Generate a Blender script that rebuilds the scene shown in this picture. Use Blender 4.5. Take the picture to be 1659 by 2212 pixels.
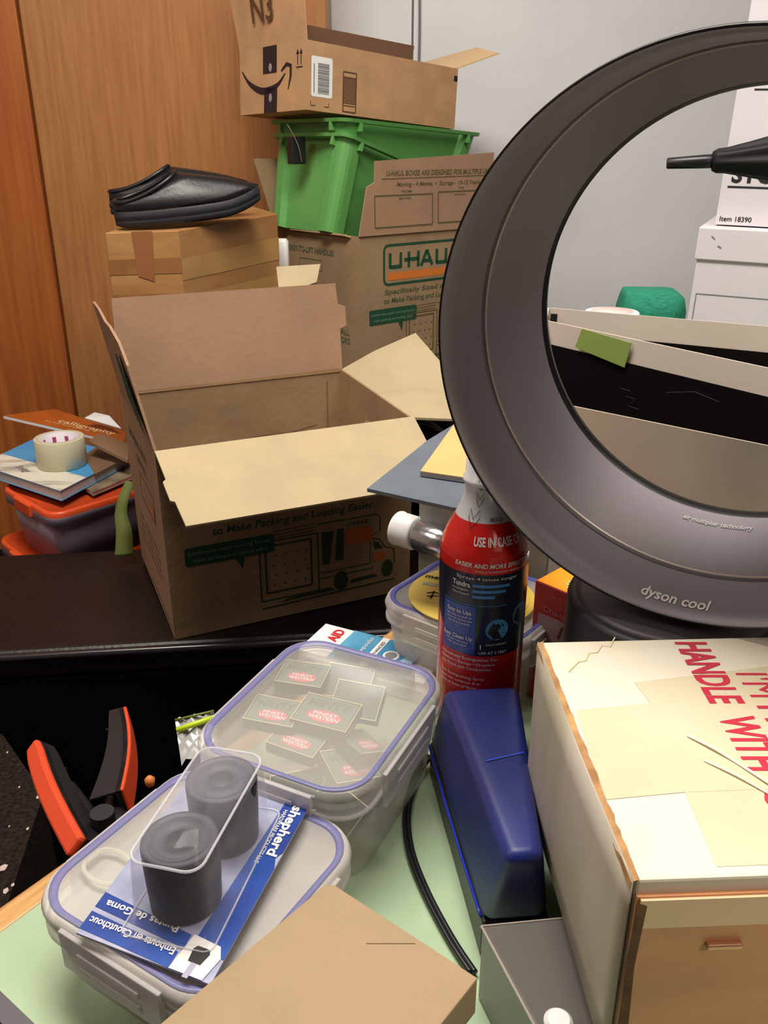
import bpy, math, random
from mathutils import Matrix, Vector, Euler
random.seed(7)
sc = bpy.context.scene
for o in list(bpy.data.objects): bpy.data.objects.remove(o)
COL = sc.collection
PI = math.pi

# ---------------------------------------------------------------- camera
PITCH = math.radians(23.0); CAMH = 1.24; FPX = 1853.0
cam_d = bpy.data.cameras.new('camera'); cam = bpy.data.objects.new('camera', cam_d); COL.objects.link(cam)
cam_d.sensor_fit = 'VERTICAL'; cam_d.sensor_height = 36.0; cam_d.lens = FPX / 2212.0 * 36.0
cam_d.clip_start = 0.02; cam_d.clip_end = 30
cam.location = (0, 0, CAMH); cam.rotation_euler = (PI / 2 - PITCH, 0, 0)
sc.camera = cam

# ---------------------------------------------------------------- world, lights, exposure
sc.view_settings.view_transform = 'Standard'; sc.view_settings.look = 'None'
sc.view_settings.gamma = 1.0; sc.view_settings.use_curve_mapping = False
sc.view_settings.exposure = 0.0
w = bpy.data.worlds.new('room_ambience'); sc.world = w; w.use_nodes = True
bg = w.node_tree.nodes['Background']; bg.inputs[0].default_value = (0.86, 0.88, 1.0, 1); bg.inputs[1].default_value = 0.04

def area(name, loc, tgt, sx, sy, power, col):
    d = bpy.data.lights.new(name, 'AREA'); d.shape = 'RECTANGLE'; d.size = sx; d.size_y = sy
    d.energy = power; d.color = col
    o = bpy.data.objects.new(name, d); COL.objects.link(o); o.location = loc
    v = Vector(tgt) - Vector(loc); o.rotation_euler = v.to_track_quat('-Z', 'Y').to_euler()
    return o
area('ceiling_lamp', (-0.25, 0.85, 2.6), (-0.2, 0.95, 0), 1.2, 0.5, 46, (1.0, 0.95, 0.86))
area('ceiling_lamp', (0.8, 0.55, 2.55), (0.6, 1.5, 0.8), 1.0, 0.5, 14, (1.0, 0.90, 0.80))

area('warm_left_fill', (-1.7, 0.3, 2.3), (-0.4, 1.3, 0.7), 0.5, 0.5, 9, (1.0, 0.84, 0.72))  # added fill standing in for warm bounce off the wardrobe side
pl = bpy.data.lights.new('unseen_warm_light', 'POINT'); pl.energy = 6.5; pl.color = (1.0, 0.82, 0.66); pl.shadow_soft_size = 0.09  # unseen warm source assumed off to the right, lights the cream box front
po_ = bpy.data.objects.new('unseen_warm_light', pl); COL.objects.link(po_); po_.location = (0.55, -0.15, 1.38)

# ---------------------------------------------------------------- materials
def lin(c):
    c = c / 255.0
    return c / 12.92 if c <= 0.04045 else ((c + 0.055) / 1.055) ** 2.4
def rgb(c): return (lin(c[0]), lin(c[1]), lin(c[2]), 1)
MATS = {}
def mat(name, c, rough=0.6, metal=0.0, var=0.0, scale=20.0, bump=0.0, c2=None, stretch=None, spec=0.5, coat=0.0, detail=4.0, bscale=None, lo=0.35, hi=0.65):
    if name in MATS: return MATS[name]
    m = bpy.data.materials.new(name); m.use_nodes = True; nt = m.node_tree
    b = nt.nodes['Principled BSDF']
    b.inputs['Roughness'].default_value = rough; b.inputs['Metallic'].default_value = metal
    b.inputs['Specular IOR Level'].default_value = spec
    b.inputs['Coat Weight'].default_value = coat
    b.inputs['Base Color'].default_value = rgb(c)
    if var or c2 or bump:
        tc = nt.nodes.new('ShaderNodeTexCoord'); mp = nt.nodes.new('ShaderNodeMapping')
        nt.links.new(tc.outputs['Object'], mp.inputs[0])
        if stretch: mp.inputs['Scale'].default_value = stretch
        n = nt.nodes.new('ShaderNodeTexNoise'); n.inputs['Scale'].default_value = scale; n.inputs['Detail'].default_value = detail
        nt.links.new(mp.outputs[0], n.inputs[0])
        if var or c2:
            r = nt.nodes.new('ShaderNodeValToRGB'); nt.links.new(n.outputs[0], r.inputs[0])
            d = c2 or tuple(max(0, x * (1 - var)) for x in c)
            r.color_ramp.elements[0].color = rgb(d); r.color_ramp.elements[1].color = rgb(c)
            r.color_ramp.elements[0].position = lo; r.color_ramp.elements[1].position = hi
            nt.links.new(r.outputs[0], b.inputs['Base Color'])
        if bump:
            n2 = n
            if bscale:
                n2 = nt.nodes.new('ShaderNodeTexNoise'); n2.inputs['Scale'].default_value = bscale; nt.links.new(mp.outputs[0], n2.inputs[0])
            bp = nt.nodes.new('ShaderNodeBump'); bp.inputs['Strength'].default_value = bump; bp.inputs['Distance'].default_value = 0.002
            nt.links.new(n2.outputs[0], bp.inputs['Height']); nt.links.new(bp.outputs[0], b.inputs['Normal'])
    MATS[name] = m; return m
def clear(name, c, opac, rough=0.15, spec=0.5, wav=0.0, bump=0.0, bscale=60.0):
    """translucent plastic: transparent mixed with a glossy coloured sheet"""
    if name in MATS: return MATS[name]
    m = bpy.data.materials.new(name); m.use_nodes = True; nt = m.node_tree
    b = nt.nodes['Principled BSDF']; out = nt.nodes['Material Output']
    b.inputs['Base Color'].default_value = rgb(c); b.inputs['Roughness'].default_value = rough; b.inputs['Specular IOR Level'].default_value = spec
    t = nt.nodes.new('ShaderNodeBsdfTransparent'); mx = nt.nodes.new('ShaderNodeMixShader')
    lw = nt.nodes.new('ShaderNodeLayerWeight'); lw.inputs[0].default_value = 0.35
    mr = nt.nodes.new('ShaderNodeMapRange'); mr.inputs[3].default_value = opac; mr.inputs[4].default_value = min(1, opac + 0.35)
    nt.links.new(lw.outputs['Facing'], mr.inputs[0]); nt.links.new(mr.outputs[0], mx.inputs[0])
    nt.links.new(t.outputs[0], mx.inputs[1]); nt.links.new(b.outputs[0], mx.inputs[2]); nt.links.new(mx.outputs[0], out.inputs[0])
    if bump:
        n2 = nt.nodes.new('ShaderNodeTexNoise'); n2.inputs['Scale'].default_value = bscale
        tc = nt.nodes.new('ShaderNodeTexCoord'); nt.links.new(tc.outputs['Object'], n2.inputs[0])
        bp = nt.nodes.new('ShaderNodeBump'); bp.inputs['Strength'].default_value = bump; bp.inputs['Distance'].default_value = 0.003
        nt.links.new(n2.outputs[0], bp.inputs['Height']); nt.links.new(bp.outputs[0], b.inputs['Normal'])
    MATS[name] = m; return m
CARD = mat('cardboard', (164, 136, 104), 0.85, var=0.08, scale=10, bump=0.25, bscale=90, spec=0.2)
CARDL = mat('cardboard_lit', (188, 170, 136), 0.85, var=0.06, scale=10, bump=0.2, bscale=120, spec=0.2)  # paler copy of the cardboard, light on the flaps put into the colour
CARDP = mat('cardboard_warm_lit', (166, 132, 106), 0.8, var=0.06, scale=8, bump=0.25, bscale=90, spec=0.2)  # pinker copy of the cardboard, warm light from the left tinted in
GREENINK = mat('green_ink', (38, 78, 56), 0.75, spec=0.2)
OLIVEINK = mat('olive_ink', (96, 90, 58), 0.75, spec=0.2)
BROWNINK = mat('brown_ink', (92, 62, 44), 0.8, spec=0.2)
ORANGEINK = mat('orange_ink', (214, 122, 50), 0.75, spec=0.2)
WHITEINK = mat('white_ink', (232, 232, 232), 0.6)
BLACKINK = mat('black_ink', (28, 26, 28), 0.6)
GREYINK = mat('grey_ink', (120, 122, 124), 0.6)
REDINK = mat('red_ink', (196, 40, 66), 0.5)
BLUEINK = mat('blue_ink', (36, 66, 160), 0.5)
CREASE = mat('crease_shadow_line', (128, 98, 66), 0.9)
BLACK = mat('black_plastic', (22, 22, 24), 0.4)
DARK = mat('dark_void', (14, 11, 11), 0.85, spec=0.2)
WHITEP = mat('white_plastic', (232, 230, 228), 0.35)

# ---------------------------------------------------------------- geometry helpers
WM = {}
def wm(o): return WM.get(o.name, Matrix.Identity(4))
def thing(name, label, cat, loc=(0, 0, 0), rot=(0, 0, 0), group=None):
    o = bpy.data.objects.new(name, None); COL.objects.link(o); o.empty_display_size = 0.05
    o.location = loc; o.rotation_euler = rot
    WM[o.name] = Matrix.Translation(Vector(loc)) @ Euler(rot).to_matrix().to_4x4()
    o['label'] = label; o['category'] = cat
    if group: o['group'] = group
    return o
def tag(o, label, cat, group=None, kind=None):
    o['label'] = label; o['category'] = cat
    if group: o['group'] = group
    if kind: o['kind'] = kind
    return o
class MB:
    def __init__(s): s.v = []; s.f = []
    def add(s, vs, fs):
        n = len(s.v); s.v += [tuple(v) for v in vs]; s.f += [tuple(i + n for i in f) for f in fs]; return s
    def build(s, name, m, parent=None, smooth=False, bevel=0, seg=2, solid=0, label=None, space=None, sub=0):
        """space: matrix that takes the vertices to the parent's frame (default identity)"""
        vs = s.v if space is None else [tuple(space @ Vector(v)) for v in s.v]
        off = Vector((0, 0, 0))
        if parent is None:   # single mesh thing: origin at its base centre
            xs = [v[0] for v in vs]; ys = [v[1] for v in vs]; zs = [v[2] for v in vs]
            off = Vector(((min(xs) + max(xs)) / 2, (min(ys) + max(ys)) / 2, min(zs)))
            vs = [tuple(Vector(v) - off) for v in vs]
        me = bpy.data.meshes.new(name); me.from_pydata(vs, [], s.f); me.update(); me.validate()
        me.materials.append(m)
        if smooth: me.polygons.foreach_set('use_smooth', [True] * len(me.polygons))
        o = bpy.data.objects.new(name, me); COL.objects.link(o)
        o.location = off
        if parent is not None: o.parent = parent; WM[o.name] = wm(parent).copy()
        if solid:
            md = o.modifiers.new('t', 'SOLIDIFY'); md.thickness = solid; md.offset = -1
        if bevel:
            md = o.modifiers.new('b', 'BEVEL'); md.width = bevel; md.segments = seg; md.limit_method = 'ANGLE'; md.angle_limit = 0.6
        if sub:
            md = o.modifiers.new('s', 'SUBSURF'); md.levels = sub; md.render_levels = sub
        if label: o['label'] = label
        return o
def box(mb, x0, x1, y0, y1, z0, z1, M=None):
    v = [(x, y, z) for z in (z0, z1) for y in (y0, y1) for x in (x0, x1)]
    if M is not None: v = [M @ Vector(p) for p in v]
    return mb.add(v, [(0, 2, 3, 1), (4, 5, 7, 6), (0, 1, 5, 4), (2, 6, 7, 3), (0, 4, 6, 2), (1, 3, 7, 5)])
def prism(mb, poly, z0, z1, M=None):
    """poly: list of (x, y); z0, z1 numbers or lists"""
    n = len(poly)
    a = z0 if isinstance(z0, (list, tuple)) else [z0] * n
    b = z1 if isinstance(z1, (list, tuple)) else [z1] * n
    v = [Vector((p[0], p[1], a[i])) for i, p in enumerate(poly)] + [Vector((p[0], p[1], b[i])) for i, p in enumerate(poly)]
    if M is not None: v = [M @ p for p in v]
    return mb.add(v, [tuple(reversed(range(n))), tuple(range(n, 2 * n))] + [(i, (i + 1) % n, n + (i + 1) % n, n + i) for i in range(n)])
def slab(mb, q, t):
    """a sheet of thickness t through four (or more) corner points"""
    q = [Vector(p) for p in q]
    n = (q[1] - q[0]).cross(q[-1] - q[0]).normalized() * t
    k = len(q)
    return mb.add(q + [p + n for p in q], [tuple(reversed(range(k))), tuple(range(k, 2 * k))] + [(i, (i + 1) % k, k + (i + 1) % k, k + i) for i in range(k)])
def lathe(mb, prof, n=48, M=None, cap0=True, cap1=True):
    v = []; f = []
    for r, z in prof:
        for i in range(n):
            a = 2 * PI * i / n; v.append(Vector((r * math.cos(a), r * math.sin(a), z)))
    for j in range(len(prof) - 1):
        for i in range(n):
            a, b = j * n + i, j * n + (i + 1) % n
            f.append((a, b, b + n, a + n))
    if cap0: f.append(tuple(reversed(range(n))))
    if cap1: f.append(tuple(range((len(prof) - 1) * n, len(prof) * n)))
    if M is not None: v = [M @ p for p in v]
    return mb.add(v, f)
def tube(mb, pts, r, n=8, closed=False):
    pts = [Vector(p) for p in pts]; k = len(pts); v = []; f = []; up = Vector((0.13, 0.07, 1)).normalized()
    for i, p in enumerate(pts):
        if closed: t = pts[(i + 1) % k] - pts[i - 1]
        else: t = pts[min(i + 1, k - 1)] - pts[max(i - 1, 0)]
        t.normalize(); s = t.cross(up)
        if s.length < 1e-3: s = t.cross(Vector((1, 0, 0)))
        s.normalize(); u = s.cross(t)
        rr = r[i] if isinstance(r, (list, tuple)) else r
        for j in range(n):
            a = 2 * PI * j / n; v.append(p + s * math.cos(a) * rr + u * math.sin(a) * rr)
    m = k if closed else k - 1
    for i in range(m):
        for j in range(n):
            a = i * n + j; b = i * n + (j + 1) % n; c = ((i + 1) % k) * n
            f.append((a, b, c + (j + 1) % n, c + j))
    if not closed: f += [tuple(reversed(range(n))), tuple(range((k - 1) * n, k * n))]
    return mb.add(v, f)
def spline(P, m=8):
    P = [Vector(p) for p in P]; out = []
    for i in range(len(P) - 1):
        p0 = P[max(i - 1, 0)]; p1 = P[i]; p2 = P[i + 1]; p3 = P[min(i + 2, len(P) - 1)]
        for j in range(m):
            t = j / m
            out.append(0.5 * ((2 * p1) + (p2 - p0) * t + (2 * p0 - 5 * p1 + 4 * p2 - p3) * t * t + (3 * p1 - p0 - 3 * p2 + p3) * t ** 3))
    out.append(P[-1]); return out
def rr(w, h, r, n=8, cx=0, cy=0):
    """rounded rectangle outline, counter-clockwise"""
    o = []
    for (sx, sy, a0) in ((1, 1, 0), (-1, 1, PI / 2), (-1, -1, PI), (1, -1, 1.5 * PI)):
        for i in range(n + 1):
            a = a0 + PI / 2 * i / n
            o.append((cx + sx * (w / 2 - r) + r * math.cos(a), cy + sy * (h / 2 - r) + r * math.sin(a)))
    return o
def loft(mb, rings, closed0=True, closed1=True, M=None):
    n = len(rings[0]); v = [Vector(p) for R_ in rings for p in R_]; f = []
    for j in range(len(rings) - 1):
        for i in range(n):
            a, b = j * n + i, j * n + (i + 1) % n
            f.append((a, b, b + n, a + n))
    if closed0: f.append(tuple(reversed(range(n))))
    if closed1: f.append(tuple(range((len(rings) - 1) * n, len(rings) * n)))
    if M is not None: v = [M @ p for p in v]
    return mb.add(v, f)
def rrz(w, h, r, z, n=8, cx=0, cy=0): return [(x, y, z) for x, y in rr(w, h, r, n, cx, cy)]

# where a line of sight through the photograph meets a real plane of the room
RT = Vector((1, 0, 0)); UPV = Vector((0, math.sin(PITCH), math.cos(PITCH))); FW = Vector((0, math.cos(PITCH), -math.sin(PITCH))); CC = Vector((0, 0, CAMH))
def ray(x, y): return FW + RT * ((x - 829.5) / FPX) + UPV * ((1106 - y) / FPX)
def onz(x, y, z):
    r = ray(x, y); return CC + r * ((z - CAMH) / r.z)
def ony(x, y, Y):
    r = ray(x, y); return CC + r * (Y / r.y)

# flat printing on a face: frame = (origin, ex, ey); maps (x, y, height) to a point
def flat(o, ex, ey):
    o = Vector(o); ex = Vector(ex).normalized(); ey = Vector(ey); ey = (ey - ex * ey.dot(ex)).normalized(); n = ex.cross(ey)
    return lambda x, y, h=0.0: o + ex * x + ey * y + n * h
_tc = {}
def text_mesh(s, bold):
    key = (s, bold)
    if key in _tc: return _tc[key]
    cu = bpy.data.curves.new('t', 'FONT'); cu.body = s; cu.size = 1; cu.offset = bold; cu.resolution_u = 3; cu.fill_mode = 'FRONT' if hasattr(cu, 'fill_mode') else 'BOTH'
    o = bpy.data.objects.new('t', cu); COL.objects.link(o)
    me = bpy.data.meshes.new_from_object(o.evaluated_get(bpy.context.evaluated_depsgraph_get()))
    v = [tuple(p.co) for p in me.vertices]; f = [tuple(p.vertices) for p in me.polygons]
    bpy.data.objects.remove(o); bpy.data.curves.remove(cu); bpy.data.meshes.remove(me)
    _tc[key] = (v, f); return v, f
class Print:
    def __init__(s, fr, h=0.0004): s.fr = fr; s.h = h; s.mb = MB()
    def text(s, t, x, y, cap, width=None, bold=0.0, italic=0.0, align='l'):
        v, f = text_mesh(t, bold)
        if not v: return s
        x0 = min(p[0] for p in v); x1 = max(p[0] for p in v)
        k = cap / 0.72; kx = (width / (x1 - x0)) if width else k
        W = (x1 - x0) * kx; ox = x - (W / 2 if align == 'c' else (W if align == 'r' else 0))
        s.mb.add([s.fr(ox + (p[0] - x0) * kx + italic * p[1] * k, y + p[1] * k, s.h) for p in v], f); return s
    def poly(s, pts, dh=0):
        s.mb.add([s.fr(x, y, s.h + dh) for x, y in pts], [tuple(range(len(pts)))]); return s
    def grid(s, x0, x1, y0, y1, nx=10, ny=1, dh=0):
        v = [s.fr(x0 + (x1 - x0) * i / nx, y0 + (y1 - y0) * j / ny, s.h + dh) for j in range(ny + 1) for i in range(nx + 1)]
        s.mb.add(v, [(j * (nx + 1) + i, j * (nx + 1) + i + 1, (j + 1) * (nx + 1) + i + 1, (j + 1) * (nx + 1) + i) for j in range(ny) for i in range(nx)]); return s
    def line(s, pts, w, closed=False, dh=0):
        k = len(pts); L = []; R_ = []
        for i, p in enumerate(pts):
            a = pts[(i - 1) % k] if closed else pts[max(i - 1, 0)]; b = pts[(i + 1) % k] if closed else pts[min(i + 1, k - 1)]
            dx, dy = b[0] - a[0], b[1] - a[1]; d = math.hypot(dx, dy) or 1; ww = (w[i] if isinstance(w, (list, tuple)) else w) / 2
            L.append(s.fr(p[0] - dy / d * ww, p[1] + dx / d * ww, s.h + dh)); R_.append(s.fr(p[0] + dy / d * ww, p[1] - dx / d * ww, s.h + dh))
        m = k if closed else k - 1
        s.mb.add(L + R_, [(i, k + i, k + (i + 1) % k, (i + 1) % k) for i in range(m)]); return s
    def rect(s, x0, y0, x1, y1, w): return s.line([(x0, y0), (x1, y0)], w).line([(x1, y0), (x1, y1)], w).line([(x1, y1), (x0, y1)], w).line([(x0, y1), (x0, y0)], w)
    def disc(s, x, y, r, n=24, ry=None, dh=0):
        ry = ry or r
        return s.poly([(x + r * math.cos(2 * PI * i / n), y + ry * math.sin(2 * PI * i / n)) for i in range(n)], dh)
    def build(s, name, m, parent, label=None): return s.mb.build(name, m, parent, label=label)

# ================================================================ THE SETTING
def struct(name, mb, m, **k):
    o = mb.build(name, m, None, **k); o['kind'] = 'structure'; return o
WALLM = mat('painted_wall', (240, 240, 242), 0.75, var=0.03, scale=3, spec=0.25)
FLOORM = mat('brown_carpet', (62, 46, 40), 0.95, var=0.4, scale=60, bump=0.5)
struct('floor', box(MB(), -2.6, 2.4, -1.2, 2.72, -0.05, 0.0), FLOORM)
SEAM = 0.079
wb = struct('wall_back', box(box(MB(), -2.6, SEAM - 0.003, 2.70, 2.80, 0, 2.7), SEAM + 0.003, 2.4, 2.70, 2.80, 0, 2.7), WALLM)
struct('trim_1', box(MB(), SEAM - 0.003, SEAM + 0.003, 2.708, 2.79, 0, 2.7), mat('seam_grey', (120, 116, 116), 0.7))
struct('wall_left', box(MB(), -2.62, -2.6, -1.2, 2.8, 0, 2.7), mat('painted_wall_warm', (200, 180, 160), 0.8))
struct('ceiling', box(MB(), -2.6, 2.4, -1.2, 2.8, 2.7, 2.75), mat('ceiling_white', (225, 222, 215), 0.9))
# cable hanging along the seam
mb = MB(); tube(mb, spline([(SEAM + 0.016, 2.694, 2.6), (SEAM + 0.014, 2.694, 1.9), (SEAM + 0.019, 2.692, 1.5), (SEAM + 0.012, 2.694, 1.2), (SEAM + 0.02, 2.694, 0.6)]), 0.0032)
tag(mb.build('wall_cable', mat('grey_cable', (122, 116, 116), 0.5), None, True), 'thin grey cable running down the white wall at the panel seam', 'cable')

# wardrobe
WOODM = mat('wardrobe_wood', (182, 126, 76), 0.42, c2=(160, 104, 58), scale=9, stretch=(9, 9, 0.5), detail=8, spec=0.4, lo=0.3, hi=0.7)
WOODO = mat('wardrobe_wood_orange', (184, 108, 52), 0.4, c2=(154, 82, 36), scale=7, stretch=(8, 8, 0.35), detail=8, spec=0.4, lo=0.3, hi=0.75)
wr = thing('wardrobe', 'tall warm brown wood grain wardrobe behind the stacked boxes', 'wardrobe', (-1.0, 2.42, 0))
box(MB(), -0.80, 0.856, 0.02, 0.27, 0, 2.3).build('carcass', WOODM, wr)
box(MB(), 0.106, 0.858, 0.0, 0.02, 0.02, 2.28).build('door', WOODM, wr, bevel=0.002)
box(MB(), -0.80, 0.098, -0.004, 0.02, 0.02, 2.28).build('door', WOODO, wr, bevel=0.002, label='more orange door on the left')

# ================================================================ FURNITURE
# desk, turned about 53 degrees
D1 = Vector((0.594, 0.804, 0)); D2 = Vector((0.804, -0.594, 0))
c0 = onz(0, 2140, 0.74); c1 = onz(75, 2212, 0.74)
o_edge = onz(0, 1960, 0.74)
# corner = where the long wooden edge meets the near edge
dv = (o_edge - c0); L1 = dv.dot(D1)
K = c0 + D2 * ((o_edge - c0).dot(D2))
YAWD = math.atan2(D1.y, D1.x)
desk = thing('desk', 'desk with oak edge and pale green top under the clutter', 'desk', (K.x, K.y, 0), (0, 0, YAWD))
# local frame: x along the long edge, y to the left, so the desk lies at y < 0
OAK = mat('oak_edge', (206, 158, 96), 0.45, c2=(158, 108, 58), scale=10, stretch=(1.2, 14, 14), detail=6, lo=0.3, hi=0.6)
MATG = mat('green_desk_surface', (174, 196, 160), 0.55, var=0.07, scale=9, spec=0.35)
box(MB(), -0.0, 1.22, -0.90, -0.02, 0.71, 0.74).build('top', MATG, desk)
box(MB(), -0.005, 1.22, -0.02, 0.0, 0.695, 0.7405).build('edge', OAK, desk, bevel=0.002, label='oak edge strip')
box(MB(), -0.012, 0.0, -0.90, 0.0, 0.695, 0.7402).build('edge', mat('grey_edge', (88, 84, 88), 0.5), desk, label='grey front edge strip')
for x, y in ((0.04, -0.05), (1.17, -0.05), (0.04, -0.85), (1.17, -0.85)):
    box(MB(), x - 0.02, x + 0.02, y - 0.02, y + 0.02, 0, 0.71).build('leg', BLACK, desk)

# leather bench
LEATH = mat('dark_leather', (21, 12, 12), 0.42, var=0.25, scale=5, bump=0.35, bscale=140, spec=0.45)
LEATHB = mat('black_leather', (9, 8, 9), 0.6, spec=0.12)
bn = thing('leather_bench', 'dark brown leather bench carrying the open moving box', 'bench', (-0.62, 1.147, 0), (0, 0, 0.11))
mb = MB(); box(mb, -0.55, 0.86, 0, 0.37, 0.46, 0.512)
mb.build('cushion', LEATH, bn, bevel=0.012, seg=4)
mb = MB(); box(mb, -0.54, 0.85, 0.004, 0.36, 0.0, 0.46)
mb.build('base', LEATHB, bn, bevel=0.004)
tube(MB(), spline([(-0.55, -0.002, 0.504), (-0.1, -0.004, 0.505), (0.2, -0.003, 0.504), (0.5, -0.003, 0.503), (0.86, -0.002, 0.504)]), 0.0065).build('piping', mat('leather_edge_lit', (40, 34, 36), 0.22, spec=0.8), bn, True)  # piping paler than the leather, bench edge highlight put into its colour
# black low table behind
tb = thing('side_table', 'black side table behind the open box, mostly covered by cartons', 'table', (-0.455, 1.72, 0))
box(box(MB(), 0, 1.40, 0, 0.66, 0.715, 0.742), 0.90, 1.50, -0.27, -0.0, 0.715, 0.742).build('table_top', DARK, tb)
for x, y in ((0.02, 0.02), (1.34, 0.02), (0.02, 0.60), (1.34, 0.60)):
    box(MB(), x, x + 0.04, y, y + 0.04, 0, 0.715).build('leg', DARK, tb)
box(MB(), 0, 1.40, 0.64, 0.66, 0.2, 0.715).build('back_panel', DARK, tb)

# ================================================================ OPEN MOVING BOX (front)
UH = thing('moving_box', 'large open moving box with spread flaps standing on the leather bench', 'box', (-0.3354, 1.1886, 0.5128), (0.034, -0.005, 0.4167))
L, Dp, H, T = 0.416, 0.32, 0.32, 0.004
mb = MB(); box(mb, 0, L, 0, T, 0, H); UHF = mb.build('front_panel', CARD, UH)
mb = MB(); box(mb, 0, L, Dp - T, Dp, 0, H); mb.build('back_panel', CARD, UH)
mb = MB(); box(mb, 0, T, T, Dp - T, 0, H); mb.build('left_panel', CARDP, UH)
mb = MB(); box(mb, L - T, L, T, Dp - T, 0, H); mb.build('right_panel', CARD, UH)
mb = MB(); box(mb, T, L - T, T, Dp - T, 0, T); mb.build('bottom_panel', CARD, UH)
def flap(parent, q, m=CARDL, t=0.004, name='flap', label=None, raw=False):
    if raw: return slab(MB(), q, t).build(name, m, parent, label=label)
    q = [Vector(p_) for p_ in q]; a, b = q[0], q[-1]; e = (b - a).normalized()
    far = max(q, key=lambda p_: ((p_ - a) - e * (p_ - a).dot(e)).length); n = e.cross(far - a).normalized()
    q = [p_ - n * (p_ - a).dot(n) for p_ in q]
    return slab(MB(), q, t).build(name, m, parent, label=label)
# front flap, folded out and down, with its small notch
flap(UH, [(0.0, 0, H), (0.003, -0.056, 0.298), (-0.002, -0.06, 0.296), (0.0, -0.095, 0.281), (0.006, -0.098, 0.279), (0.010, -0.142, 0.261), (0.408, -0.142, 0.261), (0.412, -0.06, 0.296), (0.416, 0, H)])
# back flap, standing up
flap(UH, [(-0.002, Dp, H), (L, Dp, H), (L + 0.002, Dp + 0.016, H + 0.075), (L + 0.016, Dp + 0.018, H + 0.08), (L + 0.016, Dp + 0.025, H + 0.115), (L + 0.002, Dp + 0.027, H + 0.12), (L, Dp + 0.030, H + 0.158), (0.006, Dp + 0.033, H + 0.158)], CARDP)
# right flap, tipped outwards
rq = [Vector(v_) for v_ in ((L, 0.004, H), (0.572, 0.012, 0.292), (0.586, 0.15, 0.315), (0.563, 0.30, 0.382), (0.48, 0.310, 0.352), (L, Dp, H), (L, 0.16, H))]
RM = MB(); dn_ = Vector((0, 0, -0.004)); RM.add(rq + [v_ + dn_ for v_ in rq], [(0, 1, 2, 6), (6, 2, 3), (6, 3, 4), (6, 4, 5), (7, 13, 9, 8), (13, 10, 9), (13, 11, 10), (13, 12, 11)] + [(i, i + 7, i + 8, i + 1) for i in range(5)] + [(5, 12, 13, 6), (6, 13, 7, 0)])
RM.build('flap', CARDL, UH)
# left flap, standing up, torn edge
flap(UH, [(0, Dp, H), (-0.024, 0.335, 0.478), (-0.027, 0.26, 0.480), (-0.024, 0.20, 0.472), (-0.028, 0.14, 0.476), (-0.024, 0.06, 0.470), (-0.014, 0.03, 0.445), (-0.010, 0.022, 0.40), (0, 0.0, H)], CARDP)
fr = flat((0, 0, 0), (1, 0, 0), (0, 0, 1))
p = Print(fr)
p.text('Specifically Sized and Made', 0.075, 0.196, 0.012, 0.27, 0.012, 0.15).text('to Make Packing and Loading Easier.', 0.073, 0.173, 0.013, 0.275, 0.012, 0.15)
p.build('printed_slogan', GREENINK, UHF)
def bubble(fr, x0, y0, x1, y1, parent, tipx, tipy):
    p = Print(fr); cx, cy = (x0 + x1) / 2, (y0 + y1) / 2
    p.poly(rr(x1 - x0, y1 - y0, 0.005, 5, cx, cy)); p.poly([(tipx - 0.012, y0 + 0.001), (tipx, tipy), (tipx + 0.004, y0 + 0.001)])
    p.build('printed_speech_bubble', GREENINK, parent)
    q = Print(fr, 0.0008); q.text('Uniformly-sized moving boxes', x0 + 0.006, cy + 0.003, 0.006, x1 - x0 - 0.012, 0.0).text('make packing and loading easy!', x0 + 0.012, cy - 0.010, 0.006, x1 - x0 - 0.024, 0.0)
    q.build('bubble_lettering', mat('pale_ink', (120, 150, 120), 0.8), parent)
bubble(fr, 0.028, 0.125, 0.172, 0.158, UHF, 0.118, 0.105)
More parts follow.
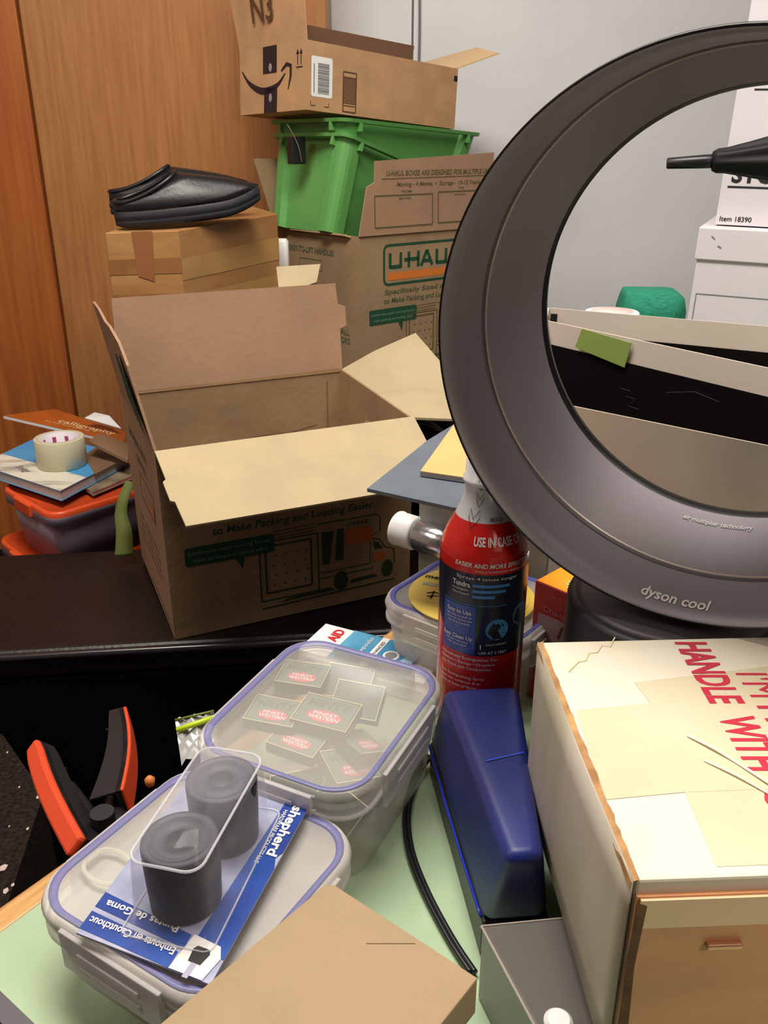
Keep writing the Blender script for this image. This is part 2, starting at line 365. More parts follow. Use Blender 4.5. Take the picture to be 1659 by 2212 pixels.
def truck(fr, x0, y0, parent, inkg, orange):
    p = Print(fr)
    # open rear box with door and boxes
    p.rect(x0, y0 + 0.004, x0 + 0.10, y0 + 0.112, 0.0025).rect(x0 + 0.010, y0 + 0.018, x0 + 0.088, y0 + 0.104, 0.0035)
    for i in range(4):
        for j in range(4): p.poly([(x0 + 0.02 + i * 0.018 + (j % 2) * 0.004, y0 + 0.030 + j * 0.018), (x0 + 0.026 + i * 0.018 + (j % 2) * 0.004, y0 + 0.030 + j * 0.018), (x0 + 0.023 + i * 0.018 + (j % 2) * 0.004, y0 + 0.034 + j * 0.018)])
    for j in range(3): p.line([(x0 + 0.026, y0 + 0.116 + 0.006 * j), (x0 + 0.095, y0 + 0.118 + 0.006 * j)], 0.0014)
    # side of the truck
    p.line([(x0 + 0.10, y0 + 0.128), (x0 + 0.205, y0 + 0.127), (x0 + 0.212, y0 + 0.122), (x0 + 0.212, y0 + 0.094), (x0 + 0.194, y0 + 0.088)], 0.002)
    p.line([(x0 + 0.194, y0 + 0.088), (x0 + 0.194, y0 + 0.035)], 0.0015).line([(x0 + 0.10, y0 + 0.036), (x0 + 0.194, y0 + 0.036)], 0.0022).line([(x0 + 0.10, y0 + 0.025), (x0 + 0.20, y0 + 0.026)], 0.002)
    p.line([(x0 + 0.196, y0 + 0.084), (x0 + 0.212, y0 + 0.078), (x0 + 0.222, y0 + 0.062), (x0 + 0.238, y0 + 0.056), (x0 + 0.240, y0 + 0.03), (x0 + 0.225, y0 + 0.02)], 0.0022)
    p.poly([(x0 + 0.199, y0 + 0.078), (x0 + 0.210, y0 + 0.073), (x0 + 0.218, y0 + 0.060), (x0 + 0.202, y0 + 0.062)])
    p.poly([(x0 + 0.108, y0 + 0.05), (x0 + 0.120, y0 + 0.05), (x0 + 0.128, y0 + 0.11), (x0 + 0.106, y0 + 0.112)]).poly([(x0 + 0.13, y0 + 0.055), (x0 + 0.145, y0 + 0.052), (x0 + 0.146, y0 + 0.112), (x0 + 0.134, y0 + 0.113)])
    p.disc(x0 + 0.140, y0 + 0.014, 0.013, ry=0.019).disc(x0 + 0.226, y0 + 0.020, 0.011, ry=0.017)
    p.line([(x0, y0 - 0.01), (x0 + 0.24, y0 - 0.004)], 0.003).poly([(x0 + 0.03, y0 - 0.004), (x0 + 0.13, y0 - 0.002), (x0 + 0.12, y0 + 0.006), (x0 + 0.05, y0 + 0.002)]).poly([(x0 + 0.155, y0 + 0.004), (x0 + 0.21, y0 + 0.008), (x0 + 0.20, y0 + 0.014), (x0 + 0.16, y0 + 0.012)])
    p.text('U-HAUL', x0 + 0.152, y0 + 0.114, 0.007, 0.04, 0.02)
    p.build('printed_truck', inkg, parent)
    q = Print(fr, 0.0008); q.poly([(x0 + 0.149, y0 + 0.078), (x0 + 0.196, y0 + 0.080), (x0 + 0.196, y0 + 0.108), (x0 + 0.149, y0 + 0.108)]); q.build('printed_orange_patch', orange, parent); q = Print(fr, 0.0008); q.poly([(x0 + 0.199, y0 + 0.036), (x0 + 0.222, y0 + 0.042), (x0 + 0.222, y0 + 0.054), (x0 + 0.199, y0 + 0.055)])
    q.build('printed_orange_patch', orange, parent)
truck(fr, 0.146, 0.032, UHF, mat('dark_green_ink', (60, 72, 52), 0.8, spec=0.2), mat('faded_orange_ink', (196, 104, 54), 0.8, spec=0.2))
# print on the left side and flap
frl = flat((0, Dp, 0), (0, -1, 0), (0, 0, 1))
p = Print(frl); p.text('MOVING BOX', 0.05, 0.262, 0.016, 0.17, 0.02).text('SMALL', 0.11, 0.235, 0.014, 0.1, 0.02).rect(0.12, 0.172, 0.25, 0.218, 0.003)
for i in range(4): p.text('Books  Tools  Media  Records', 0.07, 0.118 - i * 0.016, 0.009, 0.18, 0.005)
p.line([(0.12, 0.012), (0.31, 0.012)], 0.003)
p.build('printed_side_text', mat('grey_green_ink', (108, 92, 66), 0.85), UH)
p = Print(frl, 0.0008); p.poly([(0.20, 0.176), (0.246, 0.176), (0.246, 0.196), (0.20, 0.196)]); p.build('printed_side_patch', mat('faded_orange_ink2', (190, 104, 66), 0.85), UH)
ft = flat((-0.0045, Dp, H), (0, -1, 0), (-0.026, 0, 0.158))
p = Print(ft); p.poly([(0.20, 0.05), (0.30, 0.02), (0.305, 0.05), (0.27, 0.10), (0.23, 0.13), (0.20, 0.12)]); p.build('printed_flap_patch', GREENINK, UH)
# creases on the back panel; the hinge strip paints in the fold's shade
fb = flat((0, Dp + 0.001, H), (1, 0, 0), (0, 0.033, 0.158))
fbi = flat((0, Dp - T, 0), (1, 0, 0), (0, 0, 1))
slab(MB(), [(0.004, Dp - 0.0045, H - 0.004), (L - 0.006, Dp - 0.0045, H - 0.004), (L - 0.006, Dp - 0.0012, H + 0.003), (0.004, Dp - 0.0012, H + 0.003)], 0.001).build('hinge_crease_shade', CREASE, UH)
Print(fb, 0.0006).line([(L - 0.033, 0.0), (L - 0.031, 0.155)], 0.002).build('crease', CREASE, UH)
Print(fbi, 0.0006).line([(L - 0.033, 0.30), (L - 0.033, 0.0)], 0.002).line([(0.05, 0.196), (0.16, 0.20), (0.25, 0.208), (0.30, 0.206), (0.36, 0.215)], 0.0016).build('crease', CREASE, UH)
# hand hole in the right panel, light from outside painted as a pale patch
fri = flat((L - T, Dp, 0), (0, -1, 0), (0, 0, 1))
fri = flat((L - T, 0, 0), (0, 1, 0), (0, 0, 1))
Print(lambda x, y, h=0: Vector((L - T - h, x, y)), 0.0006).poly(rr(0.085, 0.034, 0.016, 8, 0.155, 0.243)).build('hand_hole_light', CARDL, UH)

# ================================================================ BACK MOVING BOX
U2 = thing('moving_box', 'upright moving box with green logo panel, behind the open one, carrying green bins', 'box', (-0.059, 1.95, 0.742), (0, 0, 0.70))
mb = MB(); box(mb, 0, L, 0, T, 0, H); U2F = mb.build('front_panel', CARD, U2)
mb = MB(); box(mb, 0, L, Dp - T, Dp, 0, H); mb.build('back_panel', CARD, U2)
mb = MB(); box(mb, 0, T, T, Dp - T, 0, H); mb.build('left_panel', CARD, U2)
mb = MB(); box(mb, L - T, L, T, Dp - T, 0, H); mb.build('right_panel', CARD, U2)
mb = MB(); box(mb, T, L - T, T, Dp - T, 0, T); mb.build('bottom_panel', CARD, U2)
flap(U2, [(0.004, 0.0, H), (L, 0.0, H), (L + 0.004, 0.004, H + 0.168), (0.052, 0.004, H + 0.152), (0.050, 0.003, H + 0.11), (0.028, 0.002, H + 0.10)], CARDP)
flap(U2, [(0, Dp, H), (-0.045, Dp + 0.01, H + 0.155), (0.30, Dp + 0.02, H + 0.15), (L, Dp, H)], CARD)
flap(U2, [(0, 0.02, H), (-0.01, 0.03, H + 0.004), (-0.01, 0.24, H + 0.004), (0, 0.26, H)], CARD)
fr = flat((0, 0, 0), (1, 0, 0), (0, 0, 1))
p = Print(fr)
def ring(p, x0, y0, x1, y1, r, w):
    p.line(rr(x1 - x0, y1 - y0, r, 5, (x0 + x1) / 2, (y0 + y1) / 2), w, closed=True)
ring(p, 0.077, 0.210, 0.385, 0.296, 0.013, 0.006)
# U-HAUL lettering built from strokes
y0, y1, sw = 0.244, 0.279, 0.0085
def strokes(p, segs):
    for s in segs: p.line(s, sw)
x = 0.095
strokes(p, [[(x, y1), (x, y0 + 0.004), (x + 0.001, y0 + 0.004), (x + 0.032, y0 + 0.004)], [(x + 0.032, y0), (x + 0.032, y1)]])
x = 0.138
strokes(p, [[(x, 0.5 * (y0 + y1)), (x + 0.045, 0.5 * (y0 + y1))], [(x + 0.014, y0), (x + 0.014, y1)], [(x + 0.043, y0), (x + 0.043, y1)]])
x = 0.19
strokes(p, [[(x, y0), (x + 0.018, y1)], [(x + 0.018, y1), (x + 0.036, y0)], [(x + 0.008, y0 + 0.011), (x + 0.028, y0 + 0.011)]])
x = 0.24
strokes(p, [[(x, y1), (x, y0 + 0.004), (x + 0.001, y0 + 0.004), (x + 0.030, y0 + 0.004)], [(x + 0.030, y0), (x + 0.030, y1)], [(x + 0.05, y1), (x + 0.05, y0 + 0.004), (x + 0.075, y0 + 0.004)]])
p.build('printed_logo', GREENINK, U2F)
Print(fr).poly([(0.088, 0.219), (0.375, 0.219), (0.375, 0.236), (0.088, 0.236)]).build('printed_orange_bar', ORANGEINK, U2F)
p = Print(fr); p.text('Specifically Sized and Made', 0.079, 0.188, 0.011, 0.27, 0.014, 0.15).text('to Make Packing and Loading Easier.', 0.076, 0.168, 0.012, 0.275, 0.014, 0.15)
p.build('printed_slogan', mat('mid_green_ink', (70, 86, 52), 0.8), U2F)
bubble(fr, 0.033, 0.122, 0.178, 0.157, U2F, 0.132, 0.10)
truck(fr, 0.146, 0.025, U2F, OLIVEINK, ORANGEINK)
ff = flat((0, -0.0046, H), (1, 0, 0), (0, 0.004, 0.168))
p = Print(ff, 0.0006)
p.text('U-HAUL BOXES ARE DESIGNED FOR MULTIPLE USES', 0.082, 0.122, 0.011, 0.33, 0.02, 0.12).line([(0.068, 0.116), (0.40, 0.118)], 0.0016).text('Moving - 4 Moves  •  Storage - 10-12 Years', 0.112, 0.100, 0.009, 0.26, 0.012, 0.12)
p.rect(0.048, 0.016, 0.220, 0.082, 0.0024).rect(0.238, 0.018, 0.395, 0.085, 0.0024).text('FROM', 0.125, 0.087, 0.005, 0.03, 0.01).text('TO', 0.30, 0.090, 0.005, 0.02, 0.01).text('MOVER', 0.118, 0.073, 0.004, 0.036, 0.01).text('CONTENTS', 0.29, 0.076, 0.004, 0.036, 0.01)
p.build('printed_flap_text', OLIVEINK, U2)
frs = flat((0, Dp, 0), (0, -1, 0), (0, 0, 1))
p = Print(frs); p.text('EASY-TO-LIFT HANDLES', 0.055, 0.272, 0.013, 0.18, 0.03).rect(0.10, 0.235, 0.19, 0.258, 0.0015).text('SMALL', 0.23, 0.10, 0.014, 0.06, 0.02).text('BOOKS', 0.23, 0.08, 0.014, 0.06, 0.02)
p.build('printed_side_text', mat('mid_green_ink2', (74, 92, 64), 0.8), U2)

# ================================================================ GREEN BINS
GRN = mat('green_plastic', (96, 158, 84), 0.38, spec=0.45)
def bin_(label, loc, rot, Lb, Wb, Hb):
    t = thing('green_bin', label, 'bin', loc, rot, None)
    def sec(z, k):
        # outline with a shallow recess between round corner columns
        ins = 0.02 * k; x0, x1, y0_, y1_ = ins, Lb - ins, ins, Wb - ins; c = 0.042; d = 0.014
        o = []
        def arc(cx, cy, a0, r=0.022):
            for i in range(5):
                a = a0 + PI / 2 * i / 4; o.append((cx + r * math.cos(a), cy + r * math.sin(a), z))
        r = 0.022
        arc(x0 + r, y0_ + r, PI); o.append((x0 + c, y0_, z)); o.append((x0 + c + 0.008, y0_ + d, z)); o.append((x1 - c - 0.008, y0_ + d, z)); o.append((x1 - c, y0_, z))
        arc(x1 - r, y0_ + r, 1.5 * PI); o.append((x1, y0_ + c, z)); o.append((x1 - d, y0_ + c + 0.008, z)); o.append((x1 - d, y1_ - c - 0.008, z)); o.append((x1, y1_ - c, z))
        arc(x1 - r, y1_ - r, 0); o.append((x1 - c, y1_, z)); o.append((x1 - c - 0.008, y1_ - d, z)); o.append((x0 + c + 0.008, y1_ - d, z)); o.append((x0 + c, y1_, z))
        arc(x0 + r, y1_ - r, PI / 2); o.append((x0, y1_ - c, z)); o.append((x0 + d, y1_ - c - 0.008, z)); o.append((x0 + d, y0_ + c + 0.008, z)); o.append((x0, y0_ + c, z))
        return o
    mb = MB(); loft(mb, [sec(-Hb, 1.0), sec(-Hb * 0.5, 0.6), sec(0, 0.15)], True, False); mb.build('tub', GRN, t, solid=0.003)
    mb = MB(); A = rrz(Lb + 0.012, Wb + 0.012, 0.024, 0.0, 6, Lb / 2, Wb / 2); B = rrz(Lb + 0.016, Wb + 0.016, 0.026, 0.007, 6, Lb / 2, Wb / 2)
    Cc = rrz(Lb - 0.012, Wb - 0.012, 0.02, 0.008, 6, Lb / 2, Wb / 2); Dd = rrz(Lb - 0.012, Wb - 0.012, 0.02, -0.001, 6, Lb / 2, Wb / 2)
    loft(mb, [Dd, A, B, Cc, Dd], False, False); mb.build('rim', GRN, t)
    for cx, cy in ((0.0, 0.0), (Lb, 0), (Lb, Wb), (0, Wb)):
        sx = 1 if cx == 0 else -1; sy = 1 if cy == 0 else -1
        box(MB(), min(cx + sx * 0.038, cx + sx * 0.046), max(cx + sx * 0.038, cx + sx * 0.046), cy - 0.006, cy + 0.006, -0.017, 0.001).build('stacking_lug', GRN, t)
        mb = MB(); box(mb, cx - 0.006, cx + 0.006, min(cy + sy * 0.038, cy + sy * 0.046), max(cy + sy * 0.038, cy + sy * 0.046), -0.017, 0.001)
        mb.build('stacking_lug', GRN, t)
    return t
bin_('bright green plastic bin tipped on its end, lower of the two nested bins', (-0.080, 2.0, 1.262), (0, 0.30, 0.717), 0.40, 0.275, 0.195)
bin_('bright green plastic bin under the parcel box, upper of the two nested bins', (-0.084, 2.0, 1.292), (0, 0.062, 0.717), 0.42, 0.275, 0.10)

# ================================================================ PARCEL BOX on the bins
AM = thing('parcel_box', 'open brown parcel box with black smile tape and white label, on the green bins', 'box', (-0.165, 2.0, 1.3145), (-0.02, 0.072, 0.717))
la, wa, ha, ta = 0.448, 0.255, 0.132, 0.003
AMC = mat('parcel_cardboard', (190, 148, 108), 0.8, var=0.08, scale=16, bump=0.2, bscale=120, spec=0.25)
for nm, a in (('front_panel', (0, la, 0, ta, 0, ha)), ('back_panel', (0, la, wa - ta, wa, 0, ha)), ('left_panel', (0, ta, ta, wa - ta, 0, ha)), ('right_panel', (la - ta, la, ta, wa - ta, 0, ha)), ('bottom_panel', (ta, la - ta, ta, wa - ta, 0, ta))):
    box(MB(), *a).build(nm, AMC, AM)
flap(AM, [(0, wa, ha), (-0.006, wa + 0.032, ha + 0.115), (-0.012, wa + 0.05, ha + 0.25), (-0.012, 0.02, ha + 0.25), (-0.004, 0.006, ha + 0.075), (0, 0, ha)], AMC, 0.003)
flap(AM, [(0.0, wa, ha), (la, wa, ha), (0.535, wa + 0.004, 0.185), (0.542, wa + 0.008, 0.218), (0.182, wa + 0.006, 0.214), (-0.0, wa, 0.19)], mat('parcel_cardboard_shaded', (122, 92, 72), 0.85, spec=0.2), 0.003)  # far flap in a darker copy of the cardboard, its shadow painted in
flap(AM, [(la, 0, ha), (0.50, -0.075, 0.176), (0.56, 0.05, 0.195), (0.50, 0.22, 0.155), (la, 0.22, ha)], mat('parcel_flap_light', (212, 182, 140), 0.8), 0.003)
fa = flat((0, 0, 0), (1, 0, 0), (0, 0, 1))
Print(fa).poly(rr(0.056, 0.077, 0.004, 4, 0.041, 0.066)).build('white_label', WHITEP, AM)
p = Print(fa, 0.0008)
for i in range(26):
    hgt = 0.0009 + 0.0011 * ((i * 7) % 5) / 5
    y = 0.034 + i * 0.0023; p.poly([(0.030, y), (0.060, y), (0.060, y + hgt), (0.030, y + hgt)])
p.line([(0.020, 0.035), (0.020, 0.090)], 0.0025); p.build('barcode', GREYINK, AM)
p = Print(fa); p.rect(0.099, 0.006, 0.135, 0.084, 0.0028).line([(0.099, 0.018), (0.135, 0.018)], 0.002).line([(0.099, 0.074), (0.135, 0.074)], 0.002)
for i in range(19): p.poly([(0.1, 0.022 + i * 0.0027), (0.134, 0.022 + i * 0.0027), (0.134, 0.0236 + i * 0.0027), (0.1, 0.0236 + i * 0.0027)])
p.line([(0.012, 0.018), (0.012, 0.010), (0.024, 0.010)], 0.002).line([(0.048, 0.010), (0.060, 0.010), (0.060, 0.018)], 0.002)
p.build('printed_barcode_panel', BROWNINK, AM)
Print(fa).poly([(0.436, 0.104), (0.448, 0.104), (0.448, 0.116), (0.436, 0.116)]).build('corner_mark', BLACKINK, AM)
fs = flat((0, wa, 0), (0, -1, 0), (0, 0, 1))
p = Print(fs, 0.0008); p.poly([(0.095, 0.079), (0.148, 0.079), (0.148, 0.132), (0.095, 0.132)]).poly([(0.098, -0.0), (0.148, -0.0), (0.150, 0.050), (0.100, 0.050)])
sm = [(0.010, 0.090), (0.035, 0.067), (0.065, 0.052), (0.095, 0.045), (0.125, 0.047), (0.155, 0.056), (0.18, 0.075)]
p.line([tuple(q[:2]) for q in spline([(a, b, 0) for a, b in sm])], [0.002 + 0.012 * math.sin(PI * i / 48) for i in range(49)])
p.line([(0.165, 0.080), (0.185, 0.092), (0.200, 0.088), (0.200, 0.068), (0.190, 0.042)], [0.004, 0.008, 0.009, 0.007, 0.002])
p.line([(0.225, 0.088), (0.225, 0.112)], 0.0025).line([(0.237, 0.088), (0.237, 0.112)], 0.0025).poly([(0.220, 0.108), (0.230, 0.108), (0.225, 0.117)]).poly([(0.232, 0.108), (0.242, 0.108), (0.237, 0.117)]).line([(0.220, 0.083), (0.243, 0.083)], 0.002)
p.build('smile_print', mat('tape_black', (38, 32, 40), 0.35), AM)
for y_ in (0.090, 0.030): Print(fs, 0.0012).disc(0.124, y_, 0.006, ry=0.0085).build('tape_emblem', mat('tape_grey', (150, 140, 136), 0.6), AM)
fn = flat((-0.0035, wa, ha), (0, -1, 0), (-0.006, 0, 0.115))
p = Print(lambda x, y, h=0: Vector((-0.004 - 0.05 * y - h, wa - x + 0.26 * y * (1 - x / 0.255), ha + y)), 0.0015)
p.text('N3', 0.075, 0.048, 0.058, 0.075, 0.01); p.build('printed_code', BROWNINK, AM)

# black clip and wire by the bins
cl = thing('binder_clip', 'small black binder clip with a thin wire arm, left of the green bins', 'clip', tuple(ony(640, 318, 2.08)), (0, 0, 0.6))
prism(MB(), [(-0.018, -0.012), (0.018, -0.012), (0.018, 0.012), (-0.018, 0.012)], -0.035, 0.022).build('clip_body', BLACK, cl, bevel=0.002)
tube(MB(), spline([(0.004, -0.015, -0.03), (-0.004, -0.018, 0.0), (-0.016, -0.012, 0.03), (-0.024, -0.006, 0.046)]), 0.0012).build('wire_arm', mat('wire', (150, 140, 130), 0.4, 0.6), cl)

# ================================================================ TAPED CARTON with clogs
TP = thing('taped_carton', 'closed brown carton wrapped in shiny packing tape, under the black clogs', 'box', (-0.40, 1.71, 0.742))
def w2l(p, t): return WM[t.name].inverted() @ Vector(p)
fl = [(-0.528, 1.70), (-0.389, 1.70), (-0.2275, 1.93), (-0.32, 2.16), (-0.50, 2.12)]
tz = [1.092, 1.0965, 1.111, 1.115, 1.10]
TAPEC = mat('taped_cardboard', (182, 138, 88), 0.35, c2=(160, 112, 66), scale=5, stretch=(1, 1, 3.5), spec=0.5, bump=0.2, bscale=30)
prism(MB(), [(x + 0.40, y - 1.71) for x, y in fl], 0.0, [z - 0.742 for z in tz]).build('body', TAPEC, TP, bevel=0.002)
TAPES = mat('packing_tape_shaded', (160, 110, 66), 0.22, var=0.2, scale=8, spec=0.6)  # tape on the darker left face, shade put into the colour
TAPE2 = mat('packing_tape_lit', (192, 148, 92), 0.2, var=0.1, scale=6, spec=0.6)  # same tape on the right face, light put into the colour
f1_ = flat(w2l((fl[0][0], fl[0][1], 0.742), TP), (1, 0, 0), (0, 0, 1))
p = Print(f1_, 0.0008); p.poly([(0.0, 0.30), (0.139, 0.305), (0.139, 0.276), (0.0, 0.272)]).poly([(0.0, 0.235), (0.139, 0.238), (0.139, 0.18), (0.0, 0.17)]); p.build('tape_strip', TAPES, TP)
Print(f1_, 0.0012).poly([(0.05, 0.352), (0.09, 0.353), (0.085, 0.26), (0.055, 0.27)]).build('stain', mat('dark_stain', (150, 98, 62), 0.3), TP, 'reddish dark stain')
e2 = Vector((fl[2][0] - fl[1][0], fl[2][1] - fl[1][1], 0))
f2_ = flat(w2l((fl[1][0], fl[1][1], 0.742), TP), e2, (0, 0, 1)); le = e2.length
p = Print(f2_, 0.0008); p.poly([(0, 0.302), (le, 0.322), (le, 0.275), (0, 0.262)]).poly([(0, 0.232), (le, 0.245), (le, 0.208), (0, 0.19)]); p.build('tape_strip', TAPE2, TP)
q4 = [ony(597, 578, 1.76), ony(604, 640, 1.72), ony(684, 608, 1.74), ony(692, 572, 1.77)]
flap(TP, [w2l(q, TP) for q in q4], CARDL, 0.003)

SHOE = mat('black_leather_upper', (20, 20, 24), 0.38, spec=0.5, bump=0.15, bscale=160)
SOLEM = mat('black_rubber_sole', (30, 30, 38), 0.5)
def clog(label, loc, rot):
    t = thing('clog', label, 'shoe', loc, rot, None)
    Lf = 0.285
    def halfw(u): return 0.034 + 0.012 * math.sin(PI * min(1, u * 1.15)) + 0.004 * math.sin(PI * u)
    def outline(s=1.0, n=40, z=0, rock=0.0):
        o = []
        for i in range(n):
            a = 2 * PI * i / n; ca, sa = math.cos(a), math.sin(a)
            ca2 = math.copysign(abs(ca) ** (0.75 if ca > 0 else 0.5), ca); u = 0.5 + 0.5 * ca2
            wv = halfw(u) * (math.copysign(abs(sa) ** 0.7, sa))
            x = Lf * (0.5 + 0.5 * ca2 * s); o.append((x, wv * s, z + rock * max(0, u - 0.72) ** 2 * 0.22))
        return o
    mb = MB(); loft(mb, [outline(0.95, z=0.0, rock=1), outline(1.0, z=0.004, rock=1), outline(1.0, z=0.012, rock=1), outline(0.985, z=0.013, rock=1), outline(1.0, z=0.015, rock=1), outline(1.0, z=0.023, rock=1), outline(0.985, z=0.024, rock=1), outline(0.99, z=0.030, rock=1), outline(0.95, z=0.031, rock=1)])
    mb.build('sole', SOLEM, t, True)
    # upper: low wall round the heel, full vamp to the toe; opening slopes up to the instep
    n = 48; rings = []
    rim = []
    lev = 7
    for k in range(lev):
        v = k / (lev - 1); R_ = []
        for i in range(n):
            a = 2 * PI * i / n; ca, sa = math.cos(a), math.sin(a)
            ca2 = math.copysign(abs(ca) ** (0.75 if ca > 0 else 0.5), ca); u = 0.5 + 0.5 * ca2
            # the opening is an oval over the rear half; wall runs from sole edge to opening edge
            bx, by = Lf * (0.5 + 0.5 * ca2 * 0.985), halfw(u) * math.copysign(abs(sa) ** 0.7, sa) * 0.985
            ox = Lf * (0.235 + 0.215 * math.copysign(abs(ca) ** 0.8, ca)); oy = 0.031 * math.copysign(abs(sa) ** 0.8, sa)
            oz = 0.046 + 0.040 * max(0, min(1, (ox / Lf - 0.05) / 0.40)) ** 1.7
            bz = 0.030 + max(0, u - 0.72) ** 2 * 0.22
            s_ = math.sin(v * PI / 2); c_ = 1 - math.cos(v * PI / 2); fF = max(0, ca) ** 0.7; s_ = s_ * (1 - fF) + (v + 0.16 * math.sin(PI * v)) * fF; c_ = c_ * (1 - fF) + (v - 0.10 * math.sin(PI * v)) * fF
            x = bx + (ox - bx) * c_; y = by + (oy - by) * c_; z = bz + (oz - bz) * s_
            if u > 0.75: z -= 0.006 * math.sin(v * PI) * (u - 0.75) * 4
            R_.append((x, y, z))
        rings.append(R_)
    mb = MB(); loft(mb, rings, False, False); mb.build('upper', SHOE, t, True, solid=0.002)
    tube(MB(), rings[-1], 0.0045, 8, closed=True).build('collar', SHOE, t, True)
    ins = outline(0.9, z=0.036); MB().add(ins, [tuple(range(len(ins)))]).build('insole', mat('insole', (14, 13, 14), 0.8), t)
    return t
clog('black slip-on clog, nearer of the pair lying on the taped carton', (-0.520, 1.752, 1.099), (0.12, -0.10, 0.20))
clog('black slip-on clog, farther of the pair, mostly hidden by the nearer one', (-0.560, 1.86, 1.112), (0, -0.065, 0.17))
tag(loft(MB(), [rrz(0.03, 0.03, 0.008, z, 4) for z in (0, 0.14)] + [rrz(0.02, 0.02, 0.005, 0.146, 4)], M=Matrix.Translation(Vector((-0.232, 2.03, 0.905)))).build('plastic_bottle', WHITEP, None, True), 'white plastic bottle standing between the taped carton and the logo box', 'bottle')

# ================================================================ LEFT CLUSTER
ORL = mat('orange_plastic', (226, 84, 40), 0.35, spec=0.5)
PURP = clear('smoky_clear_plastic', (170, 150, 170), 0.40, 0.3)
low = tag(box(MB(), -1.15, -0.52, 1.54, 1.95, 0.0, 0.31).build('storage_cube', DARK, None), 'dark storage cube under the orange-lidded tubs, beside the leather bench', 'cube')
def tub(label, fc, yaw, Lx, Ly, z0, z1, M_):
    """fc: front corner (nearest), x local runs to the right-back, y local to the left-back"""
    t = thing('lidded_tub', label, 'storage tub', (fc[0], fc[1], z0), (0, 0, yaw)); h = z1 - z0
    cx, cy = Lx / 2, Ly / 2
    mb = MB(); loft(mb, [rrz(Lx - 0.045, Ly - 0.045, 0.025, 0.0, 6, cx, cy), rrz(Lx - 0.02, Ly - 0.02, 0.03, h - 0.03, 6, cx, cy)], True, False); mb.build('tub_body', M_, t, True, solid=0.0015)
    mb = MB(); loft(mb, [rrz(Lx - 0.02, Ly - 0.02, 0.03, h - 0.032, 6, cx, cy), rrz(Lx, Ly, 0.035, h - 0.03, 6, cx, cy), rrz(Lx, Ly, 0.035, h - 0.013, 6, cx, cy)], False, False); mb.build('tub_lip', clear('lip_lavender', (176, 164, 190), 0.75, 0.3), t, True)
    mb = MB(); loft(mb, [rrz(Lx - 0.002, Ly - 0.002, 0.034, h - 0.014, 6, cx, cy), rrz(Lx - 0.002, Ly - 0.002, 0.034, h - 0.005, 6, cx, cy), rrz(Lx - 0.008, Ly - 0.008, 0.032, h - 0.001, 6, cx, cy), rrz(Lx - 0.02, Ly - 0.02, 0.028, h - 0.002, 6, cx, cy), rrz(Lx - 0.026, Ly - 0.026, 0.026, h - 0.008, 6, cx, cy)], False, True); mb.build('lid', ORL, t, True)
    mb = MB(); box(mb, -0.006, 0.004, Ly * 0.36, Ly * 0.66, h - 0.03, h - 0.002); mb.build('latch', ORL, t, bevel=0.003)
    return t
tub('clear tub with orange lid, upper one, under the books at the left', (-0.655, 1.548), 0.80, 0.28, 0.24, 0.44, 0.575, PURP)
tub('clear tub with orange lid, lower one, half hidden behind the bench', (-0.69, 1.555), 0.76, 0.30, 0.26, 0.31, 0.44, PURP)
# books
def book(name, label, corners, z0, z1, mcover, mpage, t_=0.0015, cat='book'):
    """corners: four points round the cover, counter-clockwise"""
    c = Vector(((sum(p[0] for p in corners)) / 4, (sum(p[1] for p in corners)) / 4, z0))
    th = thing(name, label, cat, tuple(c)); P = [(p[0] - c.x, p[1] - c.y) for p in corners]
    sh = [(x * 0.985, y * 0.985) for x, y in P]
    prism(MB(), sh, 0.001, z1 - z0 - t_).build('pages', mpage, th)
    prism(MB(), P, z1 - z0 - t_, z1 - z0).build('cover', mcover, th)
    prism(MB(), P, 0, t_ * 0.7).build('back_cover', mcover, th)
    return th
PAGE = mat('page_edges', (198, 196, 196), 0.7, var=0.1, scale=60, stretch=(1, 1, 30))
bc = [onz(130, 1062, 0.605), onz(278, 985, 0.605), onz(95, 938, 0.605), onz(-45, 1005, 0.605)]
bk = book('blue_book', 'thick paperback with blue and white cover under the tape roll', [tuple(q[:2]) for q in bc], 0.584, 0.606, mat('blue_cover', (70, 150, 205), 0.3), PAGE)
def l2(t, p): return WM[t.name].inverted() @ Vector(p)
def lerp(a, b, k): return a + (b - a) * k
a0, a1, a2, a3 = [l2(bk, (q.x, q.y, 0.6064)) for q in bc]
MB().add([a0, lerp(a0, a1, 0.36), lerp(a3, a2, 0.33), a3], [(0, 1, 2, 3)]).build('cover_band', mat('cream_cover', (222, 216, 200), 0.4, c2=(150, 146, 138), scale=9, stretch=(1, 4, 1), lo=0.3, hi=0.5), bk, label='cream printed band with mottled photo')
MB().add([l2(bk, (q.x, q.y, 0.6066)) for q in (onz(205, 1025, 0.606), onz(262, 995, 0.606), onz(215, 962, 0.606), onz(180, 985, 0.606))], [(0, 1, 2, 3)]).build('cover_patch', mat('brown_patch', (120, 92, 70), 0.5), bk)
p = Print(flat(lerp(a0, a3, 0.12) + Vector((0, 0, 0.0002)), a3 - a0, a2 - a3), 0.0006)
fxb = flat(l2(bk, (*onz(20, 1000, 0.6064)[:2], 0.6064)), onz(110, 1045, 0.6064) - onz(20, 1000, 0.6064), onz(60, 985, 0.6064) - onz(20, 1010, 0.6064))
Print(fxb, 0.0008).text('Ecology', 0.035, -0.004, 0.016, 0.05, 0.01, 0.2).build('cover_title', GREYINK, bk)
mg = [onz(200, 1062, 0.585), onz(300, 1020, 0.585), onz(240, 960, 0.585), onz(120, 1010, 0.585)]
mm = book('magazine', 'worn magazine poking out under the thick blue book', [tuple(q[:2]) for q in mg], 0.5745, 0.583, mat('magazine_cover', (150, 132, 112), 0.4, c2=(96, 82, 66), scale=25), PAGE, cat='magazine')
